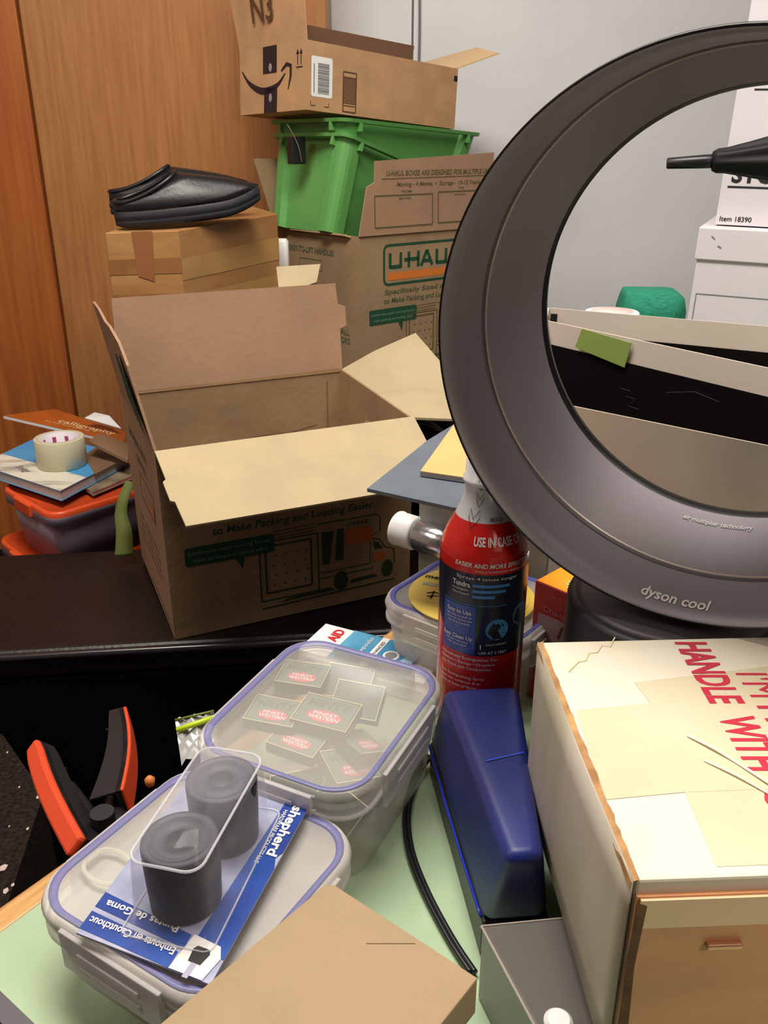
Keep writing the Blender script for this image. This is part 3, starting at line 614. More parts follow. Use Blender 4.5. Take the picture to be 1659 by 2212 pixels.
# tape roll
tr = thing('tape_roll', 'roll of clear packing tape standing on the blue book', 'tape roll', (*onz(136, 1003, 0.606)[:2], 0.6065))
R1 = 0.052; TAPEM = mat('clear_tape_roll', (206, 200, 172), 0.3, var=0.04, scale=8)
lathe(MB(), [(R1 - 0.011, 0), (R1, 0), (R1, 0.062), (R1 - 0.011, 0.062), (R1 - 0.011, 0)], 48, None, False, False).build('tape', TAPEM, tr, True)
bpy.data.objects[tr.children[0].name].modifiers.new('b', 'BEVEL').width = 0.001
lathe(MB(), [(R1 - 0.0115, 0.0005), (R1 - 0.011, 0.0615), (R1 - 0.0145, 0.0615), (R1 - 0.0145, 0.0005)], 48, None, False, False).build('core', mat('white_core', (214, 206, 212), 0.6), tr, True)
cy = lambda x, y, h=0: Vector(((R1 - 0.0146 - h) * math.cos(x / 0.037), (R1 - 0.0146 - h) * math.sin(x / 0.037), y))
p = Print(cy, 0.0006)
for k in range(9):
    x = k * 0.026; p.grid(x, x + 0.008, 0.030, 0.052, 4)
p.build('core_print', mat('pink_ink', (176, 70, 104), 0.6), tr)
# calligraphy book, tilted, resting on the tape roll and books
P0 = onz(8, 898, 0.66); P1 = ony(268, 958, P0.y - 0.04); P2 = ony(272, 934, P0.y + 0.03); P3 = ony(118, 884, P0.y + 0.10)
cbv = [P0, P1, P2, P3]
cb = thing('calligraphy_book', 'thin orange calligraphy book lying tilted above the tape roll', 'book', tuple(P0))
q = [l2(cb, v_) for v_ in cbv]; nn = (q[1] - q[0]).cross(q[3] - q[0]).normalized()
slab(MB(), [v_ - nn * 0.007 for v_ in q], 0.0065).build('pages', mat('white_pages', (222, 216, 214), 0.6), cb)
slab(MB(), [v_ - nn * 0.0005 for v_ in q], 0.0012).build('cover', mat('orange_cover', (184, 92, 28), 0.35, var=0.12, scale=14), cb)
ex = (q[1] - q[0]).normalized()
fc_ = flat(q[0] + nn * 0.0009, q[1] - q[0], q[3] - q[0])
Print(fc_, 0.0004).text('calligraphy', 0.115, 0.034, 0.022, 0.14, 0.01).text('art and hand lettering', 0.09, 0.022, 0.008, 0.11, 0.0).build('cover_title', mat('cream_ink', (226, 196, 150), 0.5), cb)
# white scrap and brown papers behind
g0 = [ony(183, 905, 1.96), ony(262, 928, 1.95), ony(236, 900, 1.97), ony(205, 893, 1.98)]
tag(slab(MB(), g0, 0.004).build('paper_scrap', WHITEP, None), 'crumpled white paper scrap behind the calligraphy book', 'paper')
g0 = [ony(190, 958, 1.80), ony(275, 1000, 1.74), ony(278, 965, 1.82), ony(215, 940, 1.88)]
tag(slab(MB(), g0, 0.006).build('brown_folder', mat('folder_brown', (128, 100, 74), 0.6), None), 'brown folder wedged beside the tape roll', 'folder')
# green strap
pts = spline([ony(283, 1040, 1.50), ony(268, 1075, 1.48), ony(262, 1110, 1.47), ony(268, 1150, 1.46), ony(268, 1200, 1.455)], 6)
mb = MB(); vs = []
for i, p_ in enumerate(pts):
    t_ = i / (len(pts) - 1); w_ = 0.010 + 0.007 * t_ ** 2; vs += [p_ + Vector((-w_, 0.004 * math.sin(t_ * 6), 0)), p_ + Vector((w_, -0.004 * math.sin(t_ * 6), 0))]
mb.add(vs, [(2 * i, 2 * i + 1, 2 * i + 3, 2 * i + 2) for i in range(len(pts) - 1)])
tag(mb.build('strap', mat('green_webbing', (126, 140, 72), 0.7), None, True, solid=0.0015), 'olive green webbing strap hanging beside the tubs', 'strap')

# ================================================================ FLOOR SIDE, LOWER LEFT
ct = thing('dark_carton', 'dark brown speckled carton in front of the bench at the lower left', 'box', (-0.60, 0.95, 0))
cp = [(-0.481, 0.96), (-0.595, 1.095), (-0.95, 1.10), (-0.90, 0.66), (-0.44, 0.66)]
prism(MB(), [(x + 0.60, y - 0.95) for x, y in cp], 0, 0.40).build('body', mat('speckled_brown', (46, 36, 31), 0.95, c2=(22, 17, 15), scale=160, detail=2, spec=0.15), ct)
random.seed(4)
for i, (px, py, s_) in enumerate([(82, 1722, 7), (60, 1790, 4), (20, 1785, 3), (8, 1873, 9), (12, 1925, 7), (27, 1912, 5), (42, 1700, 3), (16, 1625, 3)]):
    c_ = onz(px, py, 0.4008); k = 5; P = []
    for j in range(k):
        a = 2 * PI * j / k + i; r_ = s_ * 0.00045 * (0.7 + 0.6 * random.random()); P.append((c_.x + r_ * math.cos(a), c_.y + r_ * 1.5 * math.sin(a)))
    tag(prism(MB(), P, 0.4002, 0.4010).build('paint_flake', mat('flake', (196, 178, 170), 0.8), None), 'small pale flake lying on the dark speckled carton', 'flake', 'pale flakes on the dark carton')
# spring clamp on the edge of the desk
HC = mat('orange_grip', (214, 72, 36), 0.55)
cpm = thing('spring_clamp', 'black clamp with two orange-backed handles sticking out beyond the desk edge', 'clamp', tuple(onz(232, 1800, 0.71)))
def handle(a, b, side, wa_, wb_, parent, gt=0.012):
    """a: tip (outer end), b: root; side: direction in which the orange back faces"""
    a, b, side = Vector(a), Vector(b), Vector(side).normalized(); d = (b - a).normalized(); side = (side - d * side.dot(d)).normalized(); n = d.cross(side)
    def quadring(p, w_, t0, t1): return [p + n * w_ + side * t0, p - n * w_ + side * t0, p - n * w_ + side * t1, p + n * w_ + side * t1]
    S = []
    for k in range(9):
        u = k / 8; S.append((a + (b - a) * u + side * 0.006 * math.sin(PI * u), wa_ + (wb_ - wa_) * u))
    S[0] = (S[0][0], wa_ * 0.8)
    mb = MB(); loft(mb, [quadring(p_, w_, 0.004, gt) for p_, w_ in S]); mb.build('orange_grip', HC, parent, bevel=0.003, label='orange rubber grip')
    mb = MB(); loft(mb, [quadring(p_, w_ * 0.95, 0.0, 0.005) for p_, w_ in S])
    for s_ in (-1, 1): loft(mb, [[p_ + n * s_ * w_ * 0.95 + side * 0.004, p_ + n * s_ * (w_ * 0.95 - 0.002) + side * 0.004, p_ + n * s_ * (w_ * 0.95 - 0.002) - side * (0.010 + 0.012 * k / 8), p_ + n * s_ * w_ * 0.95 - side * (0.010 + 0.012 * k / 8)] for k, (p_, w_) in enumerate(S)])
    for u in (0.3, 0.6, 0.85):
        k = int(u * 8); p_, w_ = S[k]; loft(mb, [[p_ - side * 0.0 + n * w_ * 0.9, p_ + d * 0.0015 + n * w_ * 0.9, p_ + d * 0.0015 - side * 0.016 + n * w_ * 0.9, p_ - side * 0.016 + n * w_ * 0.9], [p_ - n * w_ * 0.9, p_ + d * 0.0015 - n * w_ * 0.9, p_ + d * 0.0015 - side * 0.016 - n * w_ * 0.9, p_ - side * 0.016 - n * w_ * 0.9]])
    mb.build('handle', mat('black_nylon', (26, 26, 28), 0.45), parent, label='black ribbed handle')
O = onz(232, 1800, 0.71)
ha_, hb_ = onz(88, 1618, 0.70), onz(184, 1838, 0.715)
handle(ha_ - O, hb_ - O, (-0.6, -0.45, 0.75), 0.0095, 0.0095, cpm)
ha_, hb_ = onz(262, 1545, 0.70), onz(258, 1740, 0.705)
handle(ha_ - O, hb_ - O, (1.0, 0.25, 0.15), 0.012, 0.016, cpm, 0.0075)
mb = MB(); tube(mb, [onz(150, 1700, 0.69) - O, onz(205, 1790, 0.695) - O, onz(245, 1810, 0.70) - O], [0.006, 0.010, 0.012], 10); tube(mb, [onz(255, 1700, 0.69) - O, onz(248, 1790, 0.695) - O, onz(225, 1830, 0.70) - O], [0.008, 0.012, 0.012], 10)
mb.build('jaw_body', MATS['black_nylon'], cpm, True)
lathe(MB(), [(0.010, -0.012), (0.010, 0.012)], 20, Matrix.Translation(onz(224, 1778, 0.712) - O)).build('pivot', mat('dark_steel', (40, 40, 42), 0.5, 0.4), cpm)

# ================================================================ DESK ITEMS
FROST = clear('frosted_plastic', (206, 200, 194), 0.34, 0.28, bump=0.15, bscale=25)
FROSTL = clear('frosted_lid', (222, 216, 216), 0.42, 0.25)
SEAL = clear('blue_seal', (120, 120, 176), 0.62, 0.3)
def lock_box(label, c, yaw, Lx, Ly, z0, h, tilt=(0, 0), lidop=None, sealm=None):
    """clip-lid food container centred on c"""
    t = thing('clip_lid_container', label, 'food container', (c[0], c[1], z0), (tilt[0], tilt[1], yaw))
    mb = MB(); loft(mb, [rrz(Lx * 0.80, Ly * 0.80, 0.022, 0.001), rrz(Lx * 0.86, Ly * 0.86, 0.026, 0.006), rrz(Lx * 0.94, Ly * 0.94, 0.028, h - 0.024)], True, False); mb.build('container_body', FROST, t, True, solid=0.0012)
    mb = MB(); loft(mb, [rrz(Lx * 0.94, Ly * 0.94, 0.028, h - 0.024), rrz(Lx * 0.985, Ly * 0.985, 0.030, h - 0.023), rrz(Lx * 0.985, Ly * 0.985, 0.030, h - 0.019), rrz(Lx * 0.96, Ly * 0.96, 0.03, h - 0.018), rrz(Lx * 0.96, Ly * 0.96, 0.03, h - 0.010)], False, False); mb.build('body_lip', FROSTL, t, True)
    mb = MB(); loft(mb, [rrz(Lx - 0.002, Ly - 0.002, 0.032, h - 0.013), rrz(Lx, Ly, 0.032, h - 0.006), rrz(Lx - 0.004, Ly - 0.004, 0.031, h - 0.001), rrz(Lx - 0.012, Ly - 0.012, 0.029, h), rrz(Lx - 0.020, Ly - 0.020, 0.026, h - 0.002), rrz(Lx - 0.026, Ly - 0.026, 0.024, h - 0.007)], False, True); lid_ = mb.build('lid', lidop or FROSTL, t, True)
    mb = MB(); loft(mb, [rrz(Lx - 0.0085, Ly - 0.0085, 0.030, h - 0.0005), rrz(Lx - 0.0085, Ly - 0.0085, 0.030, h + 0.0006), rrz(Lx - 0.0175, Ly - 0.0175, 0.027, h - 0.0005), rrz(Lx - 0.0195, Ly - 0.0195, 0.026, h - 0.0035)], False, False); mb.build('blue_seal', sealm or SEAL, lid_, True, label='lavender blue sealing ring')
    for a, ln, dd in ((0, Ly, Lx), (PI / 2, Lx, Ly), (PI, Ly, Lx), (-PI / 2, Lx, Ly)):
        M = Matrix.Rotation(a, 4, 'Z') @ Matrix.Translation((dd / 2, 0, 0))
        mb = MB(); box(mb, -0.002, 0.002, -ln * 0.26, ln * 0.26, h - 0.034, h - 0.004, M); box(mb, 0.002, 0.0035, -ln * 0.16, ln * 0.16, h - 0.027, h - 0.023, M); box(mb, 0.002, 0.0035, -ln * 0.16, ln * 0.16, h - 0.016, h - 0.012, M)
        mb.build('clip', FROSTL, t, bevel=0.001)
    return t
# container with chewing gum packs
YG = math.radians(60) - PI / 2
gc = Vector((-0.046, 0.566, 0))
G = lock_box('frosted clip-lid container full of small green packs, in the middle of the desk', gc, -0.46, 0.150, 0.172, 0.7405, 0.093, (0.03, 0.0), clear('frosted_lid_thin', (214, 210, 202), 0.30, 0.25))
PKG = mat('pack_green', (34, 60, 50), 0.4); PKT = mat('pack_tan', (214, 200, 168), 0.5); PKS = mat('pack_silver', (112, 126, 114), 0.35); PKP = mat('pack_pink', (214, 92, 110), 0.5)
def pack(px, py, z, yaw, tx=0.0, ty=0.0, label='', face=True, s=1.0):
    c_ = onz(px, py, z) if px > 5 else gc + Vector((px, py, z))
    t = thing('gum_pack', label, 'pack', (c_.x, c_.y, z - 0.011), (tx, ty, yaw), 'small green packs in the frosted container')
    box(MB(), -0.021 * s, 0.021 * s, -0.016 * s, 0.016 * s, 0, 0.010).build('pack_body', PKG, t, bevel=0.0008)
    p = Print(flat((0, 0, 0.010), (1, 0, 0), (0, 1, 0)), 0.0003); p.poly([(-0.0195 * s, -0.0145 * s), (0.0195 * s, -0.0145 * s), (0.0195 * s, 0.0145 * s), (-0.0195 * s, 0.0145 * s)]); p.build('front_label', PKS if face else PKG, t)
    p = Print(flat((0, 0, 0.010), (1, 0, 0), (0, 1, 0)), 0.0005); p.line([(-0.0205 * s, -0.0155 * s), (0.0205 * s, -0.0155 * s), (0.0205 * s, 0.0155 * s), (-0.0205 * s, 0.0155 * s)], 0.0012, closed=True); p.build('tan_edge', PKT, t)
    if face:
        p = Print(flat((0, 0, 0.010), (1, 0, 0), (0, 1, 0)), 0.0006); p.disc(0.001, -0.006 * s, 0.013 * s, ry=0.0065 * s); p.build('pink_badge', PKP, t)
        p = Print(flat((0, 0, 0.010), (1, 0, 0), (0, 1, 0)), 0.0008); p.text('WESTERN', -0.010 * s, -0.0095 * s, 0.0035 * s, 0.022 * s, 0.02); p.text('FINEST', -0.008 * s, -0.005 * s, 0.003 * s, 0.018 * s, 0.02); p.build('badge_lettering', WHITEINK, t)
        p = Print(flat((0, 0, 0.010), (1, 0, 0), (0, 1, 0)), 0.0006); p.text('MINTY', -0.016 * s, 0.0035 * s, 0.008 * s, 0.031 * s, 0.03); p.build('pack_lettering', mat('dark_grey_green', (88, 104, 92), 0.5), t)
    return t
pack(655, 1452, 0.822, -0.25, 0.05, 0, 'small green and pink pack in the frosted container, farthest left one')
pack(592, 1532, 0.822, -0.25, 0.05, 0.03, 'small green and pink pack in the frosted container, nearest to the rubber caps')
pack(705, 1535, 0.824, -0.35, 0.03, 0.02, 'small green and pink pack in the frosted container, largest in the middle', s=1.15)
pack(645, 1590, 0.812, -0.42, 0.05, 0.05, 'small green and pink pack lying lower under the middle pack')
pack(755, 1462, 0.818, -0.30, 0.5, 0.0, 'dark green pack turned on its side, farthest back in the container', face=False)
pack(775, 1500, 0.818, -0.30, 0.5, 0.0, 'dark green pack turned on its side, in front of the farthest one', face=False)
pack(770, 1600, 0.806, 0.9, 0.2, 0.5, 'green pack tilted against the right wall of the container')
pack(745, 1645, 0.800, 0.6, 0.3, 0.3, 'green pack tilted in the near corner of the container')
pack(-0.022, -0.040, 0.790, 0.4, 0.7, 0.1, 'green pack standing low behind the container wall', face=False)
pack(0.012, -0.050, 0.782, -0.7, 0.6, 0.2, 'green pack at the bottom of the near corner', face=False)
pack(-0.002, -0.050, 0.760, -0.4, 0.1, 0.1, 'tan-edged green pack lying on the container bottom', face=False)

# large container in front
BIG = lock_box('big frosted clip-lid container at the near left of the desk, under the rubber tips', (-0.119, 0.424, 0), 0.915 + 0.11, 0.158, 0.160, 0.7405, 0.070, (0, 0), clear('frosted_lid_milky', (218, 212, 208), 0.55, 0.25))
# a hand hole mould on the lid and orange thing inside
tag(lathe(MB(), [(0.008, 0), (0.008, 0.03)], 16, Matrix.Translation((-0.062, 0.40, 0.745))).build('orange_cap', mat('orange_cap_m', (230, 120, 70), 0.5), None, True), 'small orange cap inside the big container', 'cap')
mb = MB(); tube(mb, [(x * 0.5, y, 0.0) for x, y in rr(0.05, 0.03, 0.014, 6)], 0.0016, 8, closed=True)
e = onz(235, 1880, 0.806); mb.build('moulded_ring', clear('milky', (226, 226, 206), 0.2, 0.3), BIG, space=Matrix.Translation(WM[BIG.name].inverted() @ Vector((e.x, e.y, 0.8095))))

# blister pack
bz = 0.8135
cc = [onz(165, 2018, bz), onz(455, 2130, bz), onz(680, 1722, bz), onz(440, 1640, bz)]
BL = thing('blister_pack', 'blue carded blister pack holding two black rubber tips', 'package', (cc[0].x, cc[0].y, bz))
q = [l2(BL, c_) for c_ in cc]
CARDM = mat('lavender_card', (176, 178, 204), 0.35, c2=(140, 144, 176), scale=45, spec=0.6)
BLUC = mat('blue_card', (36, 84, 176), 0.3, c2=(28, 50, 128), scale=12, spec=0.6)
BLC = slab(MB(), q, 0.0012).build('card', CARDM, BL)
ex_ = (q[1] - q[0]).normalized(); ey_ = (q[3] - q[0]); Wc = (q[1] - q[0]).length; ey_ = (ey_ - ex_ * ey_.dot(ex_)); Hc = ey_.length; ey_.normalize()
def B4(u, v): return q[0] * (1 - u) * (1 - v) + q[1] * u * (1 - v) + q[2] * u * v + q[3] * (1 - u) * v
def patch(uv, h, name, m, label=None):
    return MB().add([B4(u, v) + Vector((0, 0, 0.0012 + h)) for u, v in uv], [tuple(range(len(uv)))]).build(name, m, BLC, label=label)
patch([(0.76, 0.13), (1, 0.10), (1, 0.55), (0.97, 0.60), (1.0, 0.64), (1, 0.985), (0.93, 1.0), (0.84, 1.0), (0.82, 0.9)], 0.0003, 'blue_band', BLUC, 'blue printed band along the right edge')
patch([(0, 0.02), (0.70, 0.0), (0.70, 0.07), (0, 0.10)], 0.0003, 'blue_band', BLUC)
patch([(0, 0.12), (0.72, 0.09), (0.72, 0.15), (0, 0.19)], 0.0003, 'blue_band', BLUC)
patch([(0.70, 0.0), (0.94, 0.0), (0.98, 0.10), (0.94, 0.145), (0.74, 0.155), (0.72, 0.08)], 0.0006, 'white_square', WHITEP)
tipc = B4(0.84, 0.075)
fq = flat(tipc + Vector((0, 0, 0.0018)), ex_, ey_)
Print(fq, 0.0004).poly([(-0.0055, 0.004), (-0.004, -0.004), (0.004, -0.004), (0.0055, 0.004), (0.004, 0.0065), (-0.004, 0.0065)]).build('tip_picture', BLACKINK, BLC)
Print(fq, 0.0002).poly([(-0.0018, -0.004), (0.0018, -0.004), (0.0018, -0.014), (-0.0018, -0.014)]).build('leg_picture', mat('lilac_grey', (170, 166, 190), 0.5), BLC)
# lettering: reads away from the camera along the right band, upside down along the near bands
fsh = flat(B4(0.905, 0.97) + Vector((0, 0, 0.0017)), B4(0.905, 0.5) - B4(0.905, 0.97), ex_ * -1)
def upm(o, exx, eyy): 
    o, exx, eyy = Vector(o), Vector(exx).normalized(), Vector(eyy).normalized()
    return lambda x, y, h=0: o + exx * x + eyy * y + Vector((0, 0, h))
dn = (B4(0.9, 0.3) - B4(0.9, 0.97))
Print(upm(B4(0.885, 0.90) + Vector((0, 0, 0.0016)), dn, q[1] - q[0]), 0.0004).text('shepherd', 0.0, 0.001, 0.0075, 0.047, 0.03).build('brand_lettering', WHITEINK, BLC)
Print(upm(B4(0.835, 0.86) + Vector((0, 0, 0.0016)), dn, q[1] - q[0]), 0.0004).text('HARDWARE PRODUCTS LLC', 0.0, 0.001, 0.0030, 0.050, 0.005).build('maker_lettering', WHITEINK, BLC)
lf = q[0] - q[1]; dn2 = -(q[3] - q[0])
Print(upm(B4(0.62, 0.165) + Vector((0, 0, 0.0016)), lf, dn2), 0.0004).text('Puntas de Goma', 0.0, 0.0, 0.0052, 0.052, 0.02).build('lettering', WHITEINK, BLC)
Print(upm(B4(0.68, 0.08) + Vector((0, 0, 0.0016)), lf, dn2), 0.0004).text('Embouts en Caoutchouc', 0.0, 0.0, 0.0052, 0.060, 0.02).build('lettering', WHITEINK, BLC)
# clear shell
CLR = clear('blister_clear', (210, 210, 222), 0.045, 0.08, 0.8, bump=0.25, bscale=14)
zt = 0.868
top4 = [onz(265, 1862, zt), onz(428, 1884, zt), onz(584, 1640, zt), onz(428, 1597, zt)]
ctr = sum(top4, Vector()) / 4; ctr.z = 0
eyt = ((top4[3] + top4[2]) - (top4[0] + top4[1])); yawt = math.atan2(eyt.y, eyt.x) - PI / 2
wt = (top4[1] - top4[0]).length; ht = eyt.length / 2
Mt = WM[BL.name].inverted() @ Matrix.Translation(ctr) @ Matrix.Rotation(yawt, 4, 'Z')
mb = MB(); loft(mb, [rrz(wt * 1.34, ht * 1.14, 0.006, bz + 0.0016, 6), rrz(wt * 1.10, ht * 1.04, 0.009, bz + 0.003, 6), rrz(wt * 1.05, ht * 1.02, 0.010, zt - 0.012, 6), rrz(wt * 1.02, ht * 1.0, 0.010, zt - 0.003, 6), rrz(wt * 0.95, ht * 0.97, 0.009, zt, 6)], False, True, M=Mt); SHL = mb.build('clear_shell', CLR, BL, True)
tube(MB(), [Mt @ Vector(v_) for v_ in rrz(wt * 1.0, ht * 0.99, 0.010, zt - 0.001, 6)], 0.0009, 8, closed=True).build('shell_edge', clear('shell_edge_m', (226, 226, 236), 0.35, 0.1, 0.9), SHL, True)
tube(MB(), [Mt @ Vector(v_) for v_ in rrz(wt * 1.30, ht * 1.12, 0.006, bz + 0.0022, 6)], 0.0006, 8, closed=True).build('shell_flange', MATS['shell_edge_m'], SHL, True)
RUB = mat('grey_black_rubber', (50, 52, 56), 0.55, spec=0.4)
RUBS = mat('black_rubber_side', (15, 15, 18), 0.5, spec=0.4)
for k, (px, py) in enumerate([(478, 1683), (388, 1812)]):
    c_ = onz(px, py, 0.862)
    t = thing('rubber_tip', ['black rubber leg tip with ringed end, farther one inside the blister', 'black rubber leg tip, nearer one inside the blister, partly under glare'][k], 'rubber tip', (c_.x, c_.y, bz + 0.0022), (0, 0, 0.3), 'rubber tips in the blister pack')
    R_ = 0.0232
    lathe(MB(), [(R_ * 0.93, 0), (R_ * 0.97, 0.02), (R_, 0.044), (R_ * 0.985, 0.0465)], 56).build('tip_side', RUBS, t, True)
    lathe(MB(), [(R_ * 0.984, 0.0462), (R_ * 0.93, 0.0474), (R_ * 0.80, 0.0474), (R_ * 0.775, 0.0466), (R_ * 0.75, 0.0474), (R_ * 0.34, 0.0470), (R_ * 0.31, 0.0458), (R_ * 0.02, 0.0456)], 56, None, False, True).build('ringed_end', RUB, t, True)

# zip bag
zb = [onz(378, 1556, 0.775), onz(392, 1652, 0.765), onz(470, 1600, 0.770), onz(462, 1538, 0.782)]
ZB = thing('zip_bag', 'clear zip bag with lime green zip poking out beside the container', 'bag', tuple(zb[1]))
z_ = [l2(ZB, v_) for v_ in zb]
nx, ny = 8, 8; vs = []
for j in range(ny + 1):
    for i in range(nx + 1):
        a_ = lerp(z_[0], z_[3], i / nx); b_ = lerp(z_[1], z_[2], i / nx); v_ = lerp(a_, b_, j / ny); vs.append(v_ + Vector((0, 0, 0.003 * math.sin(i * 1.9 + j * 2.3))))
MB().add(vs, [(j * 9 + i, j * 9 + i + 1, (j + 1) * 9 + i + 1, (j + 1) * 9 + i) for j in range(8) for i in range(8)]).build('film', clear('bag_film', (206, 206, 204), 0.45, 0.15, 0.9), ZB, True)
lw_ = lambda k: [lerp(z_[0], z_[1], k), lerp(z_[3], z_[2], k)]
tube(MB(), [v_ + Vector((0, 0, 0.004)) for v_ in lw_(0.32)], 0.0024, 8).build('zip_strip', mat('lime', (190, 214, 40), 0.4), ZB, True)
tube(MB(), [v_ + Vector((0, 0, 0.003)) for v_ in lw_(0.06)], 0.001, 6).build('zip_line', mat('olive_line', (110, 120, 60), 0.4), ZB, True)
# little pieces past the desk edge
e = onz(335, 1702, 0.735); tag(lathe(MB(), [(0.004, 0), (0.0045, 0.005), (0.002, 0.008)], 16, Matrix.Translation((e.x - 0.003, e.y - 0.002, 0.7408))).build('wooden_peg', mat('peg_wood', (200, 120, 60), 0.5), None, True), 'small orange-brown peg behind the rubber tips at the desk edge', 'peg')
e = onz(308, 1728, 0.745); tag(lathe(MB(), [(0.004, 0), (0.004, 0.003)], 16, Matrix.Translation((e.x + 0.002, e.y - 0.001, 0.7408))).build('white_button', WHITEP, None, True), 'small white disc at the desk edge left of the blister', 'button')

# bandage carton
bz2 = 0.765
b4 = [onz(665, 1382, bz2), onz(925, 1452, bz2), onz(946, 1413, bz2), onz(700, 1344, bz2)]
ba = thing('bandage_box', 'white and blue first aid carton with red lettering, behind the frosted container', 'carton', (b4[0].x, b4[0].y, 0.7405))
bw = (b4[1] - b4[0]); bexl = bw.length; bex = bw.normalized(); bey = Vector((-bex.y, bex.x, 0)); bd = 0.058
bl = lambda x, y, z: bex * x + bey * y + Vector((0, 0, z))
hb = bz2 - 0.7405; y0b = -0.02
mb = MB(); mb.add([bl(x, y, z) for z in (0, hb) for y in (y0b, y0b + bd) for x in (0, bexl + 0.004)], [(0, 2, 3, 1), (4, 5, 7, 6), (0, 1, 5, 4), (2, 6, 7, 3), (0, 4, 6, 2), (1, 3, 7, 5)]); mb.build('carton_body', WHITEP, ba, bevel=0.001)
fb_ = lambda x, y, h=0: bl(x, y0b + y, hb + h)
p = Print(fb_, 0.0004); p.poly([(0.034, 0), (0.098, 0), (0.112, bd), (0.036, bd)]); p.build('blue_panel', mat('teal_blue', (52, 134, 178), 0.4, c2=(110, 176, 206), scale=9, stretch=(2, 2, 2)), ba)
p = Print(fb_, 0.0003); p.poly([(0.09, 0), (0.122, 0), (0.122, bd), (0.09, bd)]); p.build('pale_panel', mat('pale_blue', (170, 206, 226), 0.4), ba)
fv = lambda ox, oy: (lambda x, y, h=0: bl(ox - y, y0b + oy + x, hb + h))
Print(fv(0.028, 0.028), 0.0008).text('AID', 0.0, 0.0, 0.0115, 0.024, 0.03).build('brand_lettering', mat('red_print', (206, 30, 40), 0.5), ba)
Print(fv(0.062, 0.028), 0.0008).text('Ampoules', -0.012, 0.0, 0.005, 0.036, 0.0).build('lettering', WHITEINK, ba)
Print(fb_, 0.0007).poly([(0.070, 0), (0.078, 0), (0.078, bd), (0.070, bd)]).disc(0.092, 0.030, 0.0085).disc(0.094, 0.014, 0.008).build('white_marks', WHITEINK, ba)
Print(fv(0.0765, 0.004), 0.0010).text('ADVANCED', 0.012, 0.0, 0.0035, 0.034, 0.01).text('6', 0.030, -0.037, 0.006, None, 0.0).text('cushions', 0.014, -0.043, 0.003, 0.022, 0.0).build('dark_lettering', BLACKINK, ba)
Print(fb_, 0.0010).disc(0.092, 0.030, 0.0062).build('grey_disc', GREYINK, ba)
Print(fv(0.121, 0.002), 0.0010).text('cushions', 0.008, 0.0, 0.003, 0.036, 0.01, 0.3).build('red_lettering', mat('red_print2', (220, 60, 80), 0.5), ba)

# third container with discs
BX3 = lock_box('frosted clip-lid container with blue seal, behind the spray bottle, under gold discs', (0.0955, 0.762, 0), -0.66, 0.162, 0.142, 0.7405, 0.085, (0, 0), None, clear('blue_seal_strong', (92, 94, 176), 0.8, 0.3))
GOLD = mat('gold_disc', (236, 206, 96), 0.35, 0.0, var=0.06, scale=6)
def disc(label, x, y, z, text_, tilt=(0, 0, 0)):
    t = thing('gold_disc', label, 'disc', (x, y, z), tilt, 'gold recordable discs')
    n = 56; mb = MB(); loft(mb, [[(r * math.cos(2 * PI * i / n), r * math.sin(2 * PI * i / n), z_) for i in range(n)] for r, z_ in ((0.0075, 0), (0.060, 0), (0.060, 0.0012), (0.0075, 0.0012), (0.0075, 0))], False, False)
    mb.build('disc_plate', GOLD, t)
    p = Print(flat((0, 0, 0.0012), (0.94, -0.34, 0), (0.34, 0.94, 0)), 0.0004); p.text('memorex', -0.052, 0.020, 0.008, 0.045, 0.02, 0.15).text('CD-R', 0.022, -0.034, 0.005, 0.02, 0.01); p.build('disc_lettering', BLACKINK, t)
    p = Print(flat((0, 0, 0.0012), (0.94, -0.34, 0), (0.34, 0.94, 0)), 0.0004); p.poly([(-0.050, 0.004), (-0.034, 0.004), (-0.034, 0.010), (-0.050, 0.010)]); p.build('disc_sticker', mat('grey_sticker', (176, 172, 150), 0.5), t)
    p = Print(flat((0, 0, 0.0012), (0.94, -0.34, 0), (0.34, 0.94, 0)), 0.0004); p.line([(-0.04, -0.012), (-0.033, -0.008), (-0.026, -0.010)], 0.002).line([(-0.038, -0.018), (-0.026, -0.014)], 0.0018).line([(-0.034, -0.006), (-0.033, -0.022)], 0.0016).line([(0.03, -0.002), (0.045, -0.004)], 0.0015); p.build('handwriting', BLACKINK, t)
    return t
disc('gold recordable disc, top one, lying on the blue-sealed container', onz(1012, 1286, 0.8285).x, onz(1012, 1286, 0.8285).y, 0.8285, 'memorex', (0.0, 0, 0))
disc('gold recordable disc, lower one sticking out to the right', onz(1026, 1290, 0.827).x, onz(1026, 1290, 0.827).y, 0.8268, '', (0.0, 0, 0.3))
tag(slab(MB(), [(0.06, 0.79, 0.76), (0.10, 0.74, 0.752), (0.12, 0.77, 0.755), (0.09, 0.81, 0.77)], 0.004).build('pale_label', mat('pale_item', (190, 170, 140), 0.6), None), 'pale folded slip inside the blue-sealed container', 'slip')

